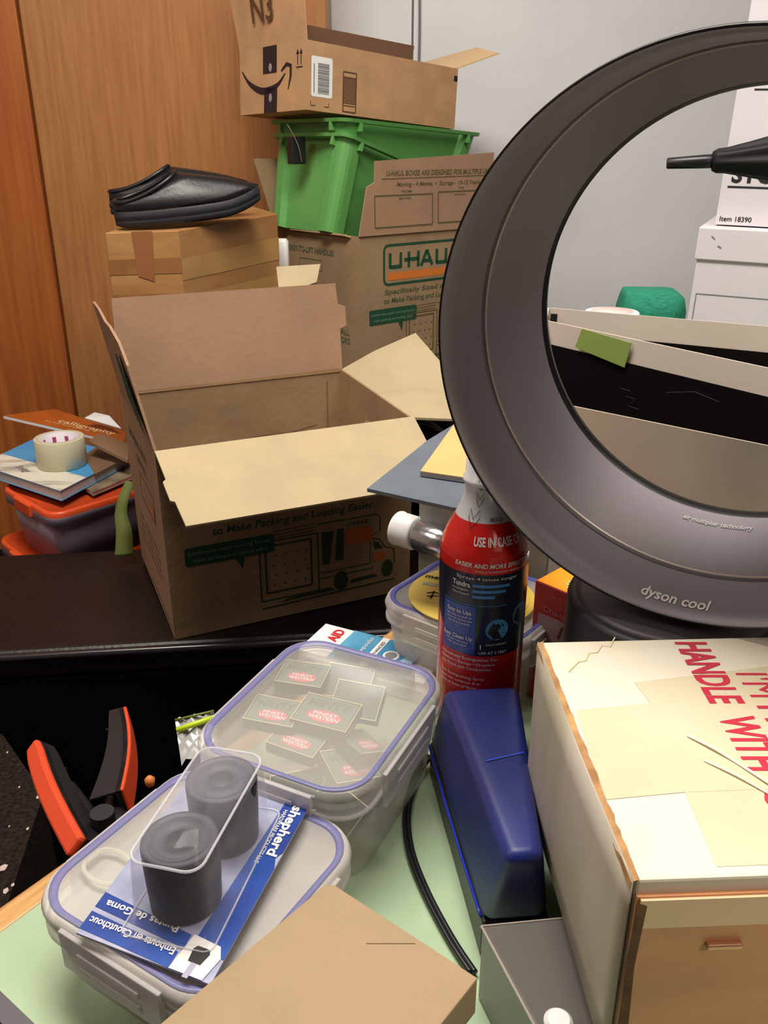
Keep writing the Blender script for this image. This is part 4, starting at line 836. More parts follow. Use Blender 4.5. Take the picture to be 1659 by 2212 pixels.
# white cap and foil tube, lying behind the bottle
TZ = Vector(ony(858, 1140, 0.90)); TE = Vector(ony(960, 1172, 0.86))
dirT = (TE - TZ).normalized()
def axisM(o, d):
    z = d.normalized(); x = z.cross(Vector((0, 0, 1))).normalized(); y = z.cross(x)
    return Matrix(((x.x, y.x, z.x, o.x), (x.y, y.y, z.y, o.y), (x.z, y.z, z.z, o.z), (0, 0, 0, 1)))
ft_ = thing('foil_tube', 'silver foil tube with a white screw cap, left of the red bottle', 'tube', tuple(TZ))
Mx = axisM(Vector((0, 0, 0)), dirT)
lathe(MB(), [(0.0185, 0), (0.0200, 0.001), (0.0205, 0.003), (0.0195, 0.004), (0.0195, 0.026), (0.018, 0.028)], 40, Mx).build('cap', WHITEP, ft_, True)
FOIL = mat('silver_foil', (200, 202, 206), 0.2, 0.9, bump=0.8, bscale=40)
lathe(MB(), [(0.0165, 0.027), (0.018, 0.032), (0.019, 0.05), (0.021, 0.12)], 40, Mx).build('tube_body', FOIL, ft_, True)
Print(lambda x, y, h=0: Mx @ Vector(((0.0188 + h) * math.cos(x / 0.0188 + 1.2), (0.0188 + h) * math.sin(x / 0.0188 + 1.2), 0.036 + y)), 0.0006).grid(0, 0.016, 0, 0.030, 6).build('red_print', mat('dark_red', (140, 20, 40), 0.4), ft_)
Print(lambda x, y, h=0: Mx @ Vector(((0.0188 + h) * math.cos(x / 0.0188 - 2.0 - PI / 1.6), (0.0188 + h) * math.sin(x / 0.0188 - 2.0 - PI / 1.6), 0.036 + y)), 0.0006).disc(0.004, 0.004, 0.003).build('blue_print', BLUEINK, ft_)

# white carton under the boards
wc = thing('white_carton', 'grey-white carton under the dark foam sheet, behind the foil tube', 'carton', (0.0395, 0.890, 0.7405), (0, 0, -0.35))
box(MB(), 0.0, 0.05, 0.0, 0.04, 0, 0.155).build('carton_body', mat('dull_white', (176, 168, 160), 0.7, var=0.3, scale=18), wc, bevel=0.001)
# boards
zb_ = 0.945
bd4 = [onz(793, 1055, zb_), onz(978, 1096, zb_), onz(1130, 1120, zb_), onz(1120, 880, zb_), onz(1000, 905, zb_), onz(925, 950, zb_)]
tag(prism(MB(), [(v_.x, v_.y) for v_ in bd4], zb_ - 0.0035, zb_).build('foam_sheet', mat('slate_foam', (96, 104, 114), 0.7, var=0.06, scale=30), None), 'dark slate grey foam sheet sticking out beneath the tan board', 'sheet')
zb_ = 0.950
bd4 = [onz(908, 1020, zb_), onz(1010, 1035, zb_), onz(1100, 1050, zb_), onz(1085, 890, zb_), onz(990, 905, zb_)]
tb_ = thing('tan_board', 'tan cardboard pad on the dark foam sheet behind the bottle', 'board', (bd4[0].x, bd4[0].y, 0.946))
prism(MB(), [(v_.x - bd4[0].x, v_.y - bd4[0].y) for v_ in bd4], 0, 0.0045).build('grey_core', mat('grey_core', (150, 144, 146), 0.7), tb_)
prism(MB(), [(v_.x - bd4[0].x, v_.y - bd4[0].y) for v_ in bd4], 0.0045, 0.0053).build('tan_face', mat('tan_face', (214, 172, 110), 0.7, var=0.04, scale=15), tb_)

# black bag with cords in the gap behind
bg_ = thing('black_bag', 'black bag with thin cords in the gap right of the open box', 'bag', (0.15, 1.66, 0.0))
loft(MB(), [rrz(0.36, 0.10, 0.04, z, 6) for z in (0.0, 0.4)] + [rrz(0.34, 0.10, 0.04, 0.66, 6), rrz(0.26, 0.08, 0.03, 0.76, 6)]).build('bag_body', mat('black_fabric', (14, 10, 11), 0.9, spec=0.1), bg_, True)
for k, (a_, b_) in enumerate([((885, 893), (965, 936)), ((895, 903), (962, 938)), ((898, 915), (960, 938))]):
    s_, e_ = ony(*a_, 1.595), ony(*b_, 1.595); m_ = (s_ + e_) / 2 + Vector((0, 0, 0.006))
    tube(MB(), spline([l2(bg_, s_), l2(bg_, m_), l2(bg_, e_)]), 0.0014, 6).build('cord', mat('cord_grey', (96, 84, 74), 0.6), bg_, True)

# ---------------------------------------------------------------- extinguisher spray
EX = thing('fire_spray', 'red fire extinguishing spray bottle with white neck, in front of the fan ring', 'spray bottle', (0.0817, 0.630, 0.7405), (0, 0, 0))
KB = 0.8836; MBt = Matrix.Translation((0, 0, 0.4995 * (1 - KB))) @ Matrix.Scale(KB, 4)
R_ = 0.0405; zc = 0.7405
SILV = mat('white_silver', (206, 208, 212), 0.25, 0.25)
REDM = mat('label_red', (190, 30, 26), 0.22, coat=0.15)
NAVY = mat('label_navy', (26, 30, 44), 0.25, coat=0.15)
PANB = mat('label_blue', (36, 62, 148), 0.25, coat=0.15)
def body(z):  # radius at height
    if z < 0.160: return R_
    t_ = min(1, (z - 0.160) / 0.062); return R_ - (R_ - 0.0205) * (1 - math.cos(t_ * PI)) / 2
prof = [(R_ * 0.9, -0.0655), (R_, -0.062)] + [(body(z), z) for z in [0.01 + 0.15 * i / 5 for i in range(6)]] + [(body(0.160 + 0.062 * i / 12), 0.160 + 0.062 * i / 12) for i in range(1, 13)]
lathe(MB(), prof + [(0.0205, 0.228), (0.019, 0.229)], 64, MBt).build('can', SILV, EX, True)
lathe(MB(), [(0.0195, 0.226), (0.0225, 0.2285), (0.0222, 0.232), (0.0205, 0.233), (0.020, 0.246), (0.016, 0.250)], 48, MBt).build('nozzle_cap', mat('clear_white', (216, 214, 218), 0.3), EX, True)
cyl = lambda x, y, h=0: MBt @ Vector(((body(y) + h) * math.sin(x / R_), -(body(y) + h) * math.cos(x / R_), y))
full = PI * R_
p = Print(cyl, 0.0003); p.grid(-full, full, -0.060, 0.153, 64, 1); p.grid(-full, full, 0.153, 0.197, 64, 8); p.build('red_label', REDM, EX)
for o_ in (p,): pass
# navy wave: lower edge dips to the right
p = Print(cyl, 0.0005); n_ = 64; vt = []; vb = []
for i in range(n_ + 1):
    x = -full * 0.62 + (full * 1.3) * i / n_; yb = 0.104 - 0.034 * max(0, min(1, (x + full * 0.45) / (full * 0.3))) ** 1.0
    vt.append(cyl(x, 0.1535, 0.0005)); vb.append(cyl(x, yb if x > -full * 0.45 else 0.104 + 0.0 * x, 0.0005))
p.mb.add(vt + vb, [(i, n_ + 1 + i, n_ + 2 + i, i + 1) for i in range(n_)]); p.build('navy_band', NAVY, EX)
x0_ = -math.radians(62) * R_; x1_ = -math.radians(14) * R_
p = Print(cyl, 0.0008); p.grid(x0_, x1_, 0.071, 0.121, 12); p.build('blue_panel', PANB, EX)
p = Print(cyl, 0.0008); p.line([(x0_ - 0.001 + i * 0.0025, 0.1225 - 0.0 * i) for i in range(26)], 0.0006); p.disc(0.010, 0.098, 0.0108, 28)
p.build('blue_roundel', mat('roundel_blue', (62, 120, 164), 0.3), EX); Print(cyl, 0.0011).poly([(0.010, 0.099), (0.0055, 0.0882), (0.0145, 0.0882)]).disc(0.010, 0.101, 0.003).build('roundel_figure', NAVY, EX)
Print(cyl, 0.0008).disc(0.036, 0.108, 0.0108, 28).build('blue_roundel', mat('roundel_blue2', (60, 84, 112), 0.3), EX)
for i in range(4): pass
p = Print(cyl, 0.0008)
for i, (y_, w_) in enumerate([(0.141, 0.034), (0.1355, 0.030), (0.130, 0.020)]): p.grid(-0.014, -0.014 + w_, y_, y_ + 0.0028, 10)
p.build('blue_bars', mat('bar_blue', (60, 120, 180), 0.3), EX)
p = Print(cyl, 0.0016)
p.text('USE IN CASE OF FIRE', -0.016, 0.1795, 0.0075, 0.066, 0.03)
p.text('EASIER AND MORE EFFECTIVE', -0.031, 0.1605, 0.0042, 0.072, 0.02, 0.15).text('than a traditional extinguisher', -0.012, 0.1565, 0.0020, 0.05, 0.0)
p.text('Sprays 4 times longer', -0.029, 0.1485, 0.0030, 0.056, 0.0).text('Tundra', -0.033, 0.1405, 0.0052, 0.017, 0.02).text('Fire Extinguisher', -0.033, 0.1365, 0.0020, 0.016, 0.0).text('Others Compared', -0.033, 0.1325, 0.0020, 0.016, 0.0)
p.text('Easy to Use', x0_ + 0.006, 0.1125, 0.0040, 0.024, 0.015).text('No pins to pull or', x0_ + 0.005, 0.1085, 0.0020, 0.026, 0.0).text('levers to squeeze, just', x0_ + 0.006, 0.1050, 0.0020, 0.025, 0.0).text('aim and spray at flames', x0_ + 0.007, 0.1015, 0.0020, 0.022, 0.0)
p.text('Easy Clean Up', x0_ + 0.002, 0.0860, 0.0042, 0.030, 0.015).text('Simply wipe area', x0_ + 0.006, 0.0825, 0.0020, 0.022, 0.0).text('with damp cloth', x0_ + 0.007, 0.0790, 0.0020, 0.020, 0.0)
p.text('1', -0.005, 0.078, 0.0055, None, 0.01).text('HOLD UPRIGHT', 0.0, 0.082, 0.0020, 0.02, 0.0).text('USE AT 5 FEET', -0.006, 0.073, 0.0028, 0.026, 0.01)
for i, s_ in enumerate(['Household Extinguisher For', 'Kitchen • Garage • Fireplace', 'Any Room with Combustibles', '', 'Fire Extinguishing Spray', 'puts out common fires', 'Aim at base of flame']):
    if s_: p.text(s_, x0_ - 0.0, 0.0655 - i * 0.0052, 0.0030, 0.056 - 0.003 * i, 0.01)
p.build('label_lettering', mat('label_grey', (200, 196, 196), 0.4), EX)
p = Print(cyl, 0.0009)
for k, (xx, yy, s_) in enumerate([(-0.023, 0.1985, 1.15), (-0.0175, 0.2155, 0.95), (-0.0165, 0.2290, 0.7)]):
    pts = [(-0.006, 0.008), (-0.006, 0.002), (0.0, -0.006), (0.008, 0.002), (0.0075, 0.008), (-0.0, 0.001)]
    p.line([(xx + a * s_, yy + b * s_) for a, b in pts], 0.0009, closed=True)
p.text('REMOVE CAP', 0.0, 0.199, 0.0032, 0.018, 0.02); p.build('neck_marks', BLACKINK, EX)

# ---------------------------------------------------------------- baking soda box
AH = thing('baking_soda_box', 'orange and dark red baking soda box standing left of the fan base', 'carton', (0.1415, 0.7125, 0.7405), (0, 0, -0.80))
# near-left corner at the origin: x to the right-near, y to the right-far
ho = 0.1275
box(MB(), 0, 0.075, 0, 0.045, 0, ho).build('carton_body', mat('carton_red', (150, 24, 30), 0.4), AH, bevel=0.0006)
p = Print(flat((0, 0, ho), (1, 0, 0), (0, 1, 0)), 0.0004); p.poly([(0.001, 0.001), (0.074, 0.001), (0.074, 0.044), (0.001, 0.044)]); p.build('orange_top', mat('box_orange', (240, 150, 30), 0.4), AH)
p = Print(flat((0, 0, ho), (1, 0, 0), (0, 1, 0)), 0.0006)
for k in range(18):
    a = 2 * PI * k / 18; p.poly([(0.038 + 0.012 * math.cos(a - 0.08), 0.022 + 0.012 * math.sin(a - 0.08)), (0.038 + 0.021 * math.cos(a), 0.022 + 0.021 * math.sin(a)), (0.038 + 0.012 * math.cos(a + 0.08), 0.022 + 0.012 * math.sin(a + 0.08))])
p.disc(0.038, 0.022, 0.0155); p.build('sunburst', mat('sun_yellow', (252, 206, 110), 0.4), AH)
Print(flat((0, 0, ho), (1, 0, 0), (0, 1, 0)), 0.0008).disc(0.038, 0.022, 0.0125).build('round_badge', mat('badge_red', (196, 30, 80), 0.4), AH)
p = Print(flat((0, 0, ho), (1, 0, 0), (0, 1, 0)), 0.0010); p.text('ARM &', 0.0385, 0.0235, 0.004, 0.016, 0.02, align='c').text('HAMMER', 0.0385, 0.0175, 0.004, 0.019, 0.02, align='c'); p.build('badge_lettering', WHITEINK, AH)
fo = flat((0, 0, 0), (1, 0, 0), (0, 0, 1))
Print(fo, 0.0004).poly(rr(0.060, 0.030, 0.003, 4, 0.036, 0.082)).build('usage_panel', mat('panel_grey', (150, 120, 122), 0.5), AH)
Print(fo, 0.0004).poly([(0.0, 0.0), (0.075, 0.0), (0.075, 0.050), (0.0, 0.062)]).build('orange_swash', mat('swash', (190, 70, 30), 0.5), AH)
p = Print(fo, 0.0008); p.text('Change Every', 0.012, 0.101, 0.0055, 0.055, 0.01).text('for fresh odor control', 0.02, 0.118, 0.002, 0.05, 0.0).text('in fridge and freezer', 0.024, 0.114, 0.002, 0.045, 0.0).text('date opened', 0.01, 0.070, 0.002, 0.02); p.build('side_lettering', mat('rose_ink', (170, 100, 104), 0.5), AH)
Print(fo, 0.0008).line([(0.030, 0.078), (0.034, 0.092)], 0.0022).line([(0.052, 0.076), (0.056, 0.092)], 0.0022).build('panel_marks', BROWNINK, AH)

# shiny pouch and pink tube between
po = [ony(1128, 1188, 0.86), ony(1225, 1245, 0.82), ony(1195, 1300, 0.80), ony(1128, 1272, 0.80)]
pch = thing('foil_pouch', 'shiny silver foil pouch between the red bottle and the fan', 'pouch', (0.215, 0.775, 0.7405), (0, 0, -0.70))
loft(MB(), [rrz(0.11, 0.02, 0.009, 0.0, 6), rrz(0.11, 0.034, 0.014, 0.04, 6), rrz(0.11, 0.028, 0.012, 0.08, 6), rrz(0.11, 0.010, 0.004, 0.115, 6), rrz(0.11, 0.003, 0.001, 0.120, 6)]).build('pouch_body', FOIL, pch, True)
box(MB(), -0.055, 0.055, -0.0185, -0.017, 0.035, 0.047).build('yellow_stripe', mat('yellow_stripe', (222, 190, 70), 0.4), pch)
pt = thing('pink_tube', 'slim pinkish tube standing on the gold discs just right of the red bottle', 'tube', (0.127, 0.722, 0.8302))
lathe(MB(), [(0.0060, 0), (0.0066, 0.01), (0.0058, 0.045), (0.0035, 0.070), (0.001, 0.073)], 24).build('tube_body', mat('pinkish', (196, 130, 122), 0.4, c2=(190, 104, 54), scale=14), pt, True)

# ---------------------------------------------------------------- bladeless fan
FAN = thing('bladeless_fan', 'large dark grey bladeless ring fan on a round base', 'fan', (0.219, 0.575, 0.7405), (0, 0, -0.5577))
FANM = mat('fan_grey', (134, 127, 134), 0.48, 0.3, spec=0.5, coat=0.0)
FAND = mat('fan_dark', (84, 80, 84), 0.45, 0.2)
# ring frame in world, then to the fan's frame
SF = 1.08; Fc = CC + (Vector((0.1762, 0.4694, 1.1278)) - CC) * SF
Mr = Matrix.Translation(Fc) @ Matrix.Rotation(-0.5577, 4, 'Z') @ Matrix.Rotation(0.0762, 4, 'X') @ Matrix.Scale(SF, 4)
Mf = WM[FAN.name].inverted() @ Mr
def ringloft(prof, name, m, n=128):
    mb = MB(); rings = [[Mf @ Vector((r * math.cos(2 * PI * i / n), y, r * math.sin(2 * PI * i / n))) for i in range(n)] for r, y in prof]
    loft(mb, rings, False, False); return mb.build(name, m, FAN, True)
ringloft([(0.1650, 0.0005), (0.1638, 0.001), (0.1625, 0.020), (0.1607, 0.046), (0.1602, 0.051)], 'front_ring', FANM)
ringloft([(0.1602, 0.0512), (0.1594, 0.0520), (0.1591, 0.0545)], 'ring_groove', FAND)
ringloft([(0.1591, 0.0545), (0.1587, 0.0550), (0.1584, 0.0562)], 'groove_highlight', mat('groove_glint', (176, 164, 156), 0.3, 0.3))  # pale line paints the highlight that runs along the groove
ringloft([(0.1584, 0.0562), (0.1530, 0.072), (0.1470, 0.090), (0.1415, 0.1055), (0.1400, 0.1095)], 'inner_ring', FANM)
ringloft([(0.1400, 0.1095), (0.1380, 0.1140), (0.1392, 0.117), (0.1405, 0.122), (0.146, 0.122), (0.155, 0.110), (0.1655, 0.070), (0.1680, 0.030), (0.1672, 0.004), (0.1662, 0.0), (0.1650, 0.0005)], 'outer_shell', mat('fan_black_rim', (18, 17, 19), 0.4))
def conemap(rA, yA, rB, yB):
    d = math.hypot(rA - rB, yB - yA)
    def f(x, y, h=0):
        k = y / d; r = rA + (rB - rA) * k - h * (yB - yA) / d; yy = yA + (yB - yA) * k - h * (rA - rB) / d
        a = -PI / 2 + x / 0.163
        return Mf @ Vector((r * math.cos(a), yy, r * math.sin(a)))
    return f
fl_ = conemap(0.1640, 0.0, 0.1604, 0.050)
LOGO = mat('logo_silver', (226, 222, 224), 0.4, 0.0)
Print(fl_, 0.0008).text('dyson cool', -0.0235, 0.0125, 0.0112, 0.044, 0.022).build('logo_lettering', LOGO, FAN)
fl2 = conemap(0.1584, 0.0562, 0.1390, 0.1130)
Print(fl2, 0.0008).text('air multiplier technology', -0.022, 0.0435, 0.0042, 0.054, 0.02).build('small_lettering', mat('logo_dim', (200, 198, 202), 0.4), FAN)
# base
lathe(MB(), [(0.074, 0.0), (0.078, 0.004), (0.078, 0.180), (0.0768, 0.1835), (0.073, 0.185)], 72).build('base', mat('fan_base', (42, 42, 46), 0.45, 0.2), FAN, True)
lathe(MB(), [(0.073, 0.1845), (0.066, 0.187), (0.045, 0.189), (0.03, 0.190)], 72).build('neck', FAND, FAN, True)

# ---------------------------------------------------------------- blue translucent device
BD = thing('blue_plastic_case', 'long translucent blue plastic device with a black base, between container and cream box', 'device', (0.075, 0.52, 0.7405))
BLUP = mat('blue_translucent', (30, 42, 118), 0.42, var=0.2, scale=14, spec=0.4, coat=0.0)
nt = BLUP.node_tree; bs = nt.nodes['Principled BSDF']; bs.inputs['Transmission Weight'].default_value = 0.08; bs.inputs['Subsurface Weight'].default_value = 0.0
zt_ = 0.842
TLb = onz(958, 1486, zt_); TLf = onz(1096, 1852, zt_ - 0.004); BLb = onz(926, 1598, 0.774); BLf = onz(1040, 1998, 0.774)
TRb = onz(1158, 1452, zt_ + 0.002); TRb.x = min(TRb.x, 0.114); TRf = Vector((0.103, TLf.y + 0.002, zt_ - 0.004)); BRb = Vector((0.112, BLb.y + 0.004, 0.774)); BRf = Vector((0.108, BLf.y + 0.004, 0.774))
NL = onz(1084, 1985, 0.762); NL.z = 0.758; NR = Vector((0.110, NL.y, 0.758))
TRb = Vector((0.109, TLb.y + 0.006, zt_)); TRf.x = 0.099
off = Vector((0.075, 0.52, 0.7405))
V = [v_ - off for v_ in (BLb, BRb, BRf, BLf, TLb, TRb, TRf, TLf)]
mb = MB(); mb.add(V, [(0, 3, 2, 1), (4, 5, 6, 7), (0, 1, 5, 4), (1, 2, 6, 5), (2, 3, 7, 6), (3, 0, 4, 7)])
bo = mb.build('blue_shell', BLUP, BD, True, bevel=0.008, seg=5)
mb = MB(); P4 = [(BLb.x - off.x + 0.001, BLb.y - off.y - 0.002), (BLf.x - off.x + 0.001, BLf.y - off.y + 0.002), (BRf.x - off.x, BRf.y - off.y), (BRb.x - off.x, BRb.y - off.y)]
prism(mb, P4, 0.0, 0.034).build('black_base', BLACK, BD, bevel=0.002)
tube(MB(), spline([V[0] + Vector((-0.0004, -0.006, 0.001)), (V[0] + V[3]) / 2 + Vector((-0.0012, 0, 0.001)), V[3] + Vector((0, 0.006, 0.001))]), 0.0011, 6).build('lower_edge', mat('vivid_blue', (28, 46, 170), 0.3), BD, True)
MB().add([lerp(V[4], V[7], 0.50) + Vector((0.010, 0, 0.0012)), lerp(V[5], V[6], 0.47) + Vector((-0.004, 0, 0.0012)), lerp(V[5], V[6], 0.475) + Vector((-0.004, 0, 0.0012)), lerp(V[4], V[7], 0.505) + Vector((0.010, 0, 0.0012))], [(0, 3, 2, 1)]).build('seam_line', mat('bright_blue', (40, 80, 210), 0.3), BD)

# black cord on the desk
pts = spline([(0.040, 0.606, 0.752), (0.027, 0.585, 0.746), (0.0185, 0.545, 0.7445), (0.020, 0.505, 0.7445), (0.030, 0.465, 0.7445), (0.045, 0.425, 0.7445), (0.058, 0.398, 0.7445)], 10)
cd = thing('power_cord', 'black flat twin cord curving across the green desk top', 'cord', (0.02, 0.52, 0.7405))
o_ = Vector((0.02, 0.52, 0.7405))
for s_ in (-1, 1):
    tube(MB(), [p_ - o_ + Vector((s_ * 0.0016, 0, 0)) for p_ in pts], 0.0020, 10).build('cord_strand', mat('black_cord', (24, 24, 27), 0.35), cd, True)

# smoky grey box
SM = thing('smoky_plastic_box', 'smoky grey plastic box wedged against the cream box, bottom of the picture', 'box', (0.062, 0.386, 0.7405), (0, 0, -0.03))
SMK = clear('smoky', (104, 98, 94), 0.92, 0.2)
g_ = [onz(1040, 2000, 0.802), onz(1172, 2230, 0.802)]
sl = [Vector((g_[0].x, g_[0].y)), Vector((g_[1].x, g_[1].y))]
P = [(sl[0].x - 0.062, sl[0].y - 0.386), (sl[1].x - 0.062, sl[1].y - 0.386), (0.128 - 0.062, sl[1].y - 0.386), (0.128 - 0.062, sl[0].y - 0.386 + 0.010)]
prism(MB(), [P[0], P[1], P[2], P[3]], 0.0, 0.0615).build('box_shell', SMK, SM, bevel=0.002)
prism(MB(), [(x * 0.9 + 0.003, y * 0.92 - 0.002) for x, y in P], 0.002, 0.045).build('dark_inner_tray', mat('dark_grey_inner', (62, 60, 60), 0.5), SM)
tube(MB(), [Vector((P[0][0], P[0][1], 0.0612)), Vector((P[1][0], P[1][1], 0.0612))], 0.0008, 6).build('edge_highlight', mat('edge_glint', (170, 160, 150), 0.3), SM)  # pale tubes paint the highlights along the smoky box edges
tube(MB(), [Vector((P[0][0], P[0][1], 0.0612)), Vector((P[3][0], P[3][1], 0.0612))], 0.0006, 6).build('edge_highlight', MATS['edge_glint'], SM)
rc = onz(1205, 2215, 0.806)
tag(lathe(MB(), [(0.0075, 0), (0.0078, 0.002), (0.0078, 0.007), (0.006, 0.009)], 24, Matrix.Translation((rc.x, rc.y, 0.8025))).build('ribbed_cap', WHITEP, None), 'small white ribbed cap on the smoky box, at the bottom edge', 'cap')

# ---------------------------------------------------------------- cream box with tape
KS = (1.24 - 0.938) / (1.24 - 0.885); ZB = 1.24 - 0.4995 * KS
CR = thing('cream_box', 'old cream carton with red HANDLE WITH lettering and yellowed tape, at the right', 'box', (0.132 * KS, 0.340 * KS, ZB), (0, 0, 0.045))
hc = 0.1445 * KS; wx = 0.30; dy = 0.237 * KS
sp = thing('grey_carton', 'plain grey carton hidden beneath the cream box', 'carton', (0.150, 0.30, 0.7405), (0, 0, 0.045))
box(MB(), 0, 0.23, 0, 0.17, 0, ZB - 0.7405).build('carton_body', mat('dull_grey_card', (120, 112, 104), 0.8), sp)
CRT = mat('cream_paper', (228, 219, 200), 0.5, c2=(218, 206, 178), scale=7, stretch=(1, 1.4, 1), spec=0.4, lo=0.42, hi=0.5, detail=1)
CRS = mat('cream_side_shaded', (186, 176, 164), 0.45, c2=(166, 158, 136), scale=9, stretch=(1, 2, 0.6), spec=0.45)  # greyer copy of the cream, shade of the left side in the colour
CRF = mat('cream_front_lit', (232, 168, 120), 0.4, var=0.10, scale=9, stretch=(1, 1, 3), spec=0.4)  # orange front, warm light on the cream carton put into the colour
box(MB(), 0.001, wx, 0.0, dy, 0, hc).build('carton_body', CRT, CR, bevel=0.0015)
mb = MB(); nY, nZ = 14, 6
vs = []
for j in range(nZ + 1):
    for i in range(nY + 1):
        y = dy * i / nY; z = hc * j / nZ; b_ = -0.004 * math.sin(PI * i / nY) * math.sin(PI * j / nZ * 0.9) - 0.0012
        vs.append((b_, y, z))
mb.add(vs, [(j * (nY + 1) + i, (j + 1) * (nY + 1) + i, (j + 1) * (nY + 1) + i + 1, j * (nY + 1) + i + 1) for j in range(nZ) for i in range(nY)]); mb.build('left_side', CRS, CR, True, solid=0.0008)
box(MB(), 0.0015, wx, -0.002, 0.0, 0, hc - 0.008).build('front_side', CRF, CR)
box(MB(), 0.003, wx, -0.0035, -0.002, hc - 0.026, hc - 0.009).build('tape_strip', mat('front_tape', (244, 206, 166), 0.25, spec=0.7), CR)
# torn raw edge along the top left
vs = []; n_ = 40; random.seed(11)
for i in range(n_ + 1):
    y = dy * i / n_; vs += [(-0.0018, y, hc - 0.004 - 0.002 * random.random()), (-0.0015, y, hc - 0.001), (0.0016 + 0.0012 * random.random(), y, hc + 0.0004)]
MB().add(vs, [f for i in range(n_) for f in ((3 * i, 3 * i + 3, 3 * i + 4, 3 * i + 1), (3 * i + 1, 3 * i + 4, 3 * i + 5, 3 * i + 2))]).build('torn_edge', mat('raw_board', (196, 152, 98), 0.8, c2=(150, 108, 66), scale=60), CR)
MB().add([(0.0025, -0.0036, 0), (0.0075, -0.0036, 0), (0.0045, -0.0036, hc * 0.6), (0.006, -0.0036, hc - 0.012), (0.0015, -0.0036, hc - 0.010), (0.0, -0.0036, hc * 0.6)], [(0, 1, 2, 5), (5, 2, 3, 4)]).build('dark_tear', mat('tear_brown', (92, 66, 46), 0.9, c2=(130, 98, 66), scale=60), CR)
ct_ = WM[CR.name].inverted()
def top(px, py):
    v_ = ct_ @ onz(px, py, ZB + hc); return Vector((v_.x, v_.y, hc))
# lettering: reads towards the viewer, letter tops to the right
tA = top(1459, 1388); tB = top(1531, 1521); ed = (tB - tA); 
ed = top(1551, 1547) - top(1459, 1388)
ft1 = lambda o: (lambda x, y, h=0: o + Vector((ed.x, ed.y, 0)).normalized() * x + Vector((-ed.y, ed.x, 0)).normalized() * y + Vector((0, 0, h)))
capw = (top(1527, 1388) - tA).length
p = Print(ft1(tA), 0.0005)
p.text('HANDLE', 0.0, 0.0, capw * 0.98, (tB - tA).length * 1.0, 0.03).text('WITH', (top(1551, 1547) - tA).length, 0.0, capw * 0.98, 0.056 * KS, 0.03).text('CARE', 0.166 * KS, 0.0, capw * 0.98, 0.06 * KS, 0.03)
tF = top(1588, 1455); wI = 0.030 * KS
p2 = Print(ft1(tF), 0.0005); p2.text("I'M", 0.0, 0.0, capw * 0.98, wI, 0.0).text('FRAGILE', 0.040 * KS, 0.0, capw * 0.98, 0.11 * KS, 0.01)
p.build('stamped_lettering', REDINK, CR); p2.build('stamped_lettering', REDINK, CR)
# tape patches on top: slightly yellow and glossy
TPE = mat('old_tape', (220, 208, 180), 0.24, c2=(212, 198, 166), scale=10, spec=0.6)
for quad in ([(1243, 1535), (1405, 1520), (1370, 1475), (1660, 1440), (1665, 1705), (1480, 1712), (1310, 1728)],):
    MB().add([top(*q_) + Vector((0, 0, 0.0003)) for q_ in quad], [tuple(range(len(quad)))]).build('tape_patch', TPE, CR)
MB().add([top(*q_) + Vector((0, 0, 0.0002)) for q_ in [(1480, 1712), (1548, 1873), (1665, 1868), (1665, 1705)]], [(0, 1, 2, 3)]).build('tape_patch', TPE, CR)
STN = mat('water_stain', (222, 204, 160), 0.6)
def tl(pts, w_): 
    P = [top(*q_) for q_ in pts]; pr_ = Print(lambda x, y, h=0: Vector((x, y, hc + h)), 0.0006); pr_.line([(v_.x, v_.y) for v_ in P], w_); return pr_
tl([(1228, 1452), (1250, 1430), (1265, 1428), (1272, 1412), (1290, 1410), (1300, 1395), (1318, 1398), (1328, 1378)], 0.0008).build('water_stain', STN, CR)
tube(MB(), spline([top(1485, 1592) + Vector((0, 0, 0.001)), top(1540, 1622) + Vector((0, 0, 0.0018)), top(1590, 1650) + Vector((0, 0, 0.001)), top(1665, 1700) + Vector((0, 0, 0.0016))]), [0.0004] * 0 or 0.0008, 6).build('tape_wrinkle', mat('wrinkle', (248, 244, 226), 0.1, spec=0.9), CR, True)
tube(MB(), spline([top(1520, 1645) + Vector((0, 0, 0.0008)), top(1590, 1680) + Vector((0, 0, 0.0015)), top(1665, 1720) + Vector((0, 0, 0.0008))]), 0.0006, 6).build('tape_wrinkle', MATS['wrinkle'], CR, True)
v0 = ct_ @ ony(1535, 1990, 0.34)
mb = MB(); box(mb, 0.037, 0.054, -0.0050, -0.0018, hc - 0.0405, hc - 0.037); mb.build('staple', mat('copper', (214, 160, 130), 0.3, 0.6), CR, bevel=0.0008)
# ---------------------------------------------------------------- tan carton, bottom centre
TC = thing('tan_carton', 'flat tan cardboard carton lying over the big container, bottom of the picture', 'box', (-0.033, 0.383, 0.8135), (0, 0, -0.66))
zt2 = 0.84
k0 = onz(710, 1903, zt2); k1 = onz(1032, 2112, zt2)
yw = math.atan2((k1 - k0).y, (k1 - k0).x)
TC.location = (k0.x, k0.y, 0.8135); TC.rotation_euler = (0, 0, yw); WM[TC.name] = Matrix.Translation(TC.location) @ Euler((0, 0, yw)).to_matrix().to_4x4()
ln = (k1 - k0).length
mb = MB(); P = [(0.004, 0), (ln, 0), (ln - 0.002, -0.20), (-0.010, -0.20), (0.0, -0.004)]
prism(mb, P, 0.0, 0.0265).build('carton_body', mat('tan_kraft', (166, 142, 112), 0.75, var=0.05, scale=20, spec=0.2, bump=0.1, bscale=150), TC, bevel=0.0008)
Print(flat((0, -0.2, 0.0265), (1, 0, 0), (0, 1, 0)), 0.0003).line([(0.045, 0.180), (0.066, 0.1965)], 0.0004).line([(0.070, 0.135), (0.073, 0.141)], 0.001).build('small_scuff', CREASE, TC)

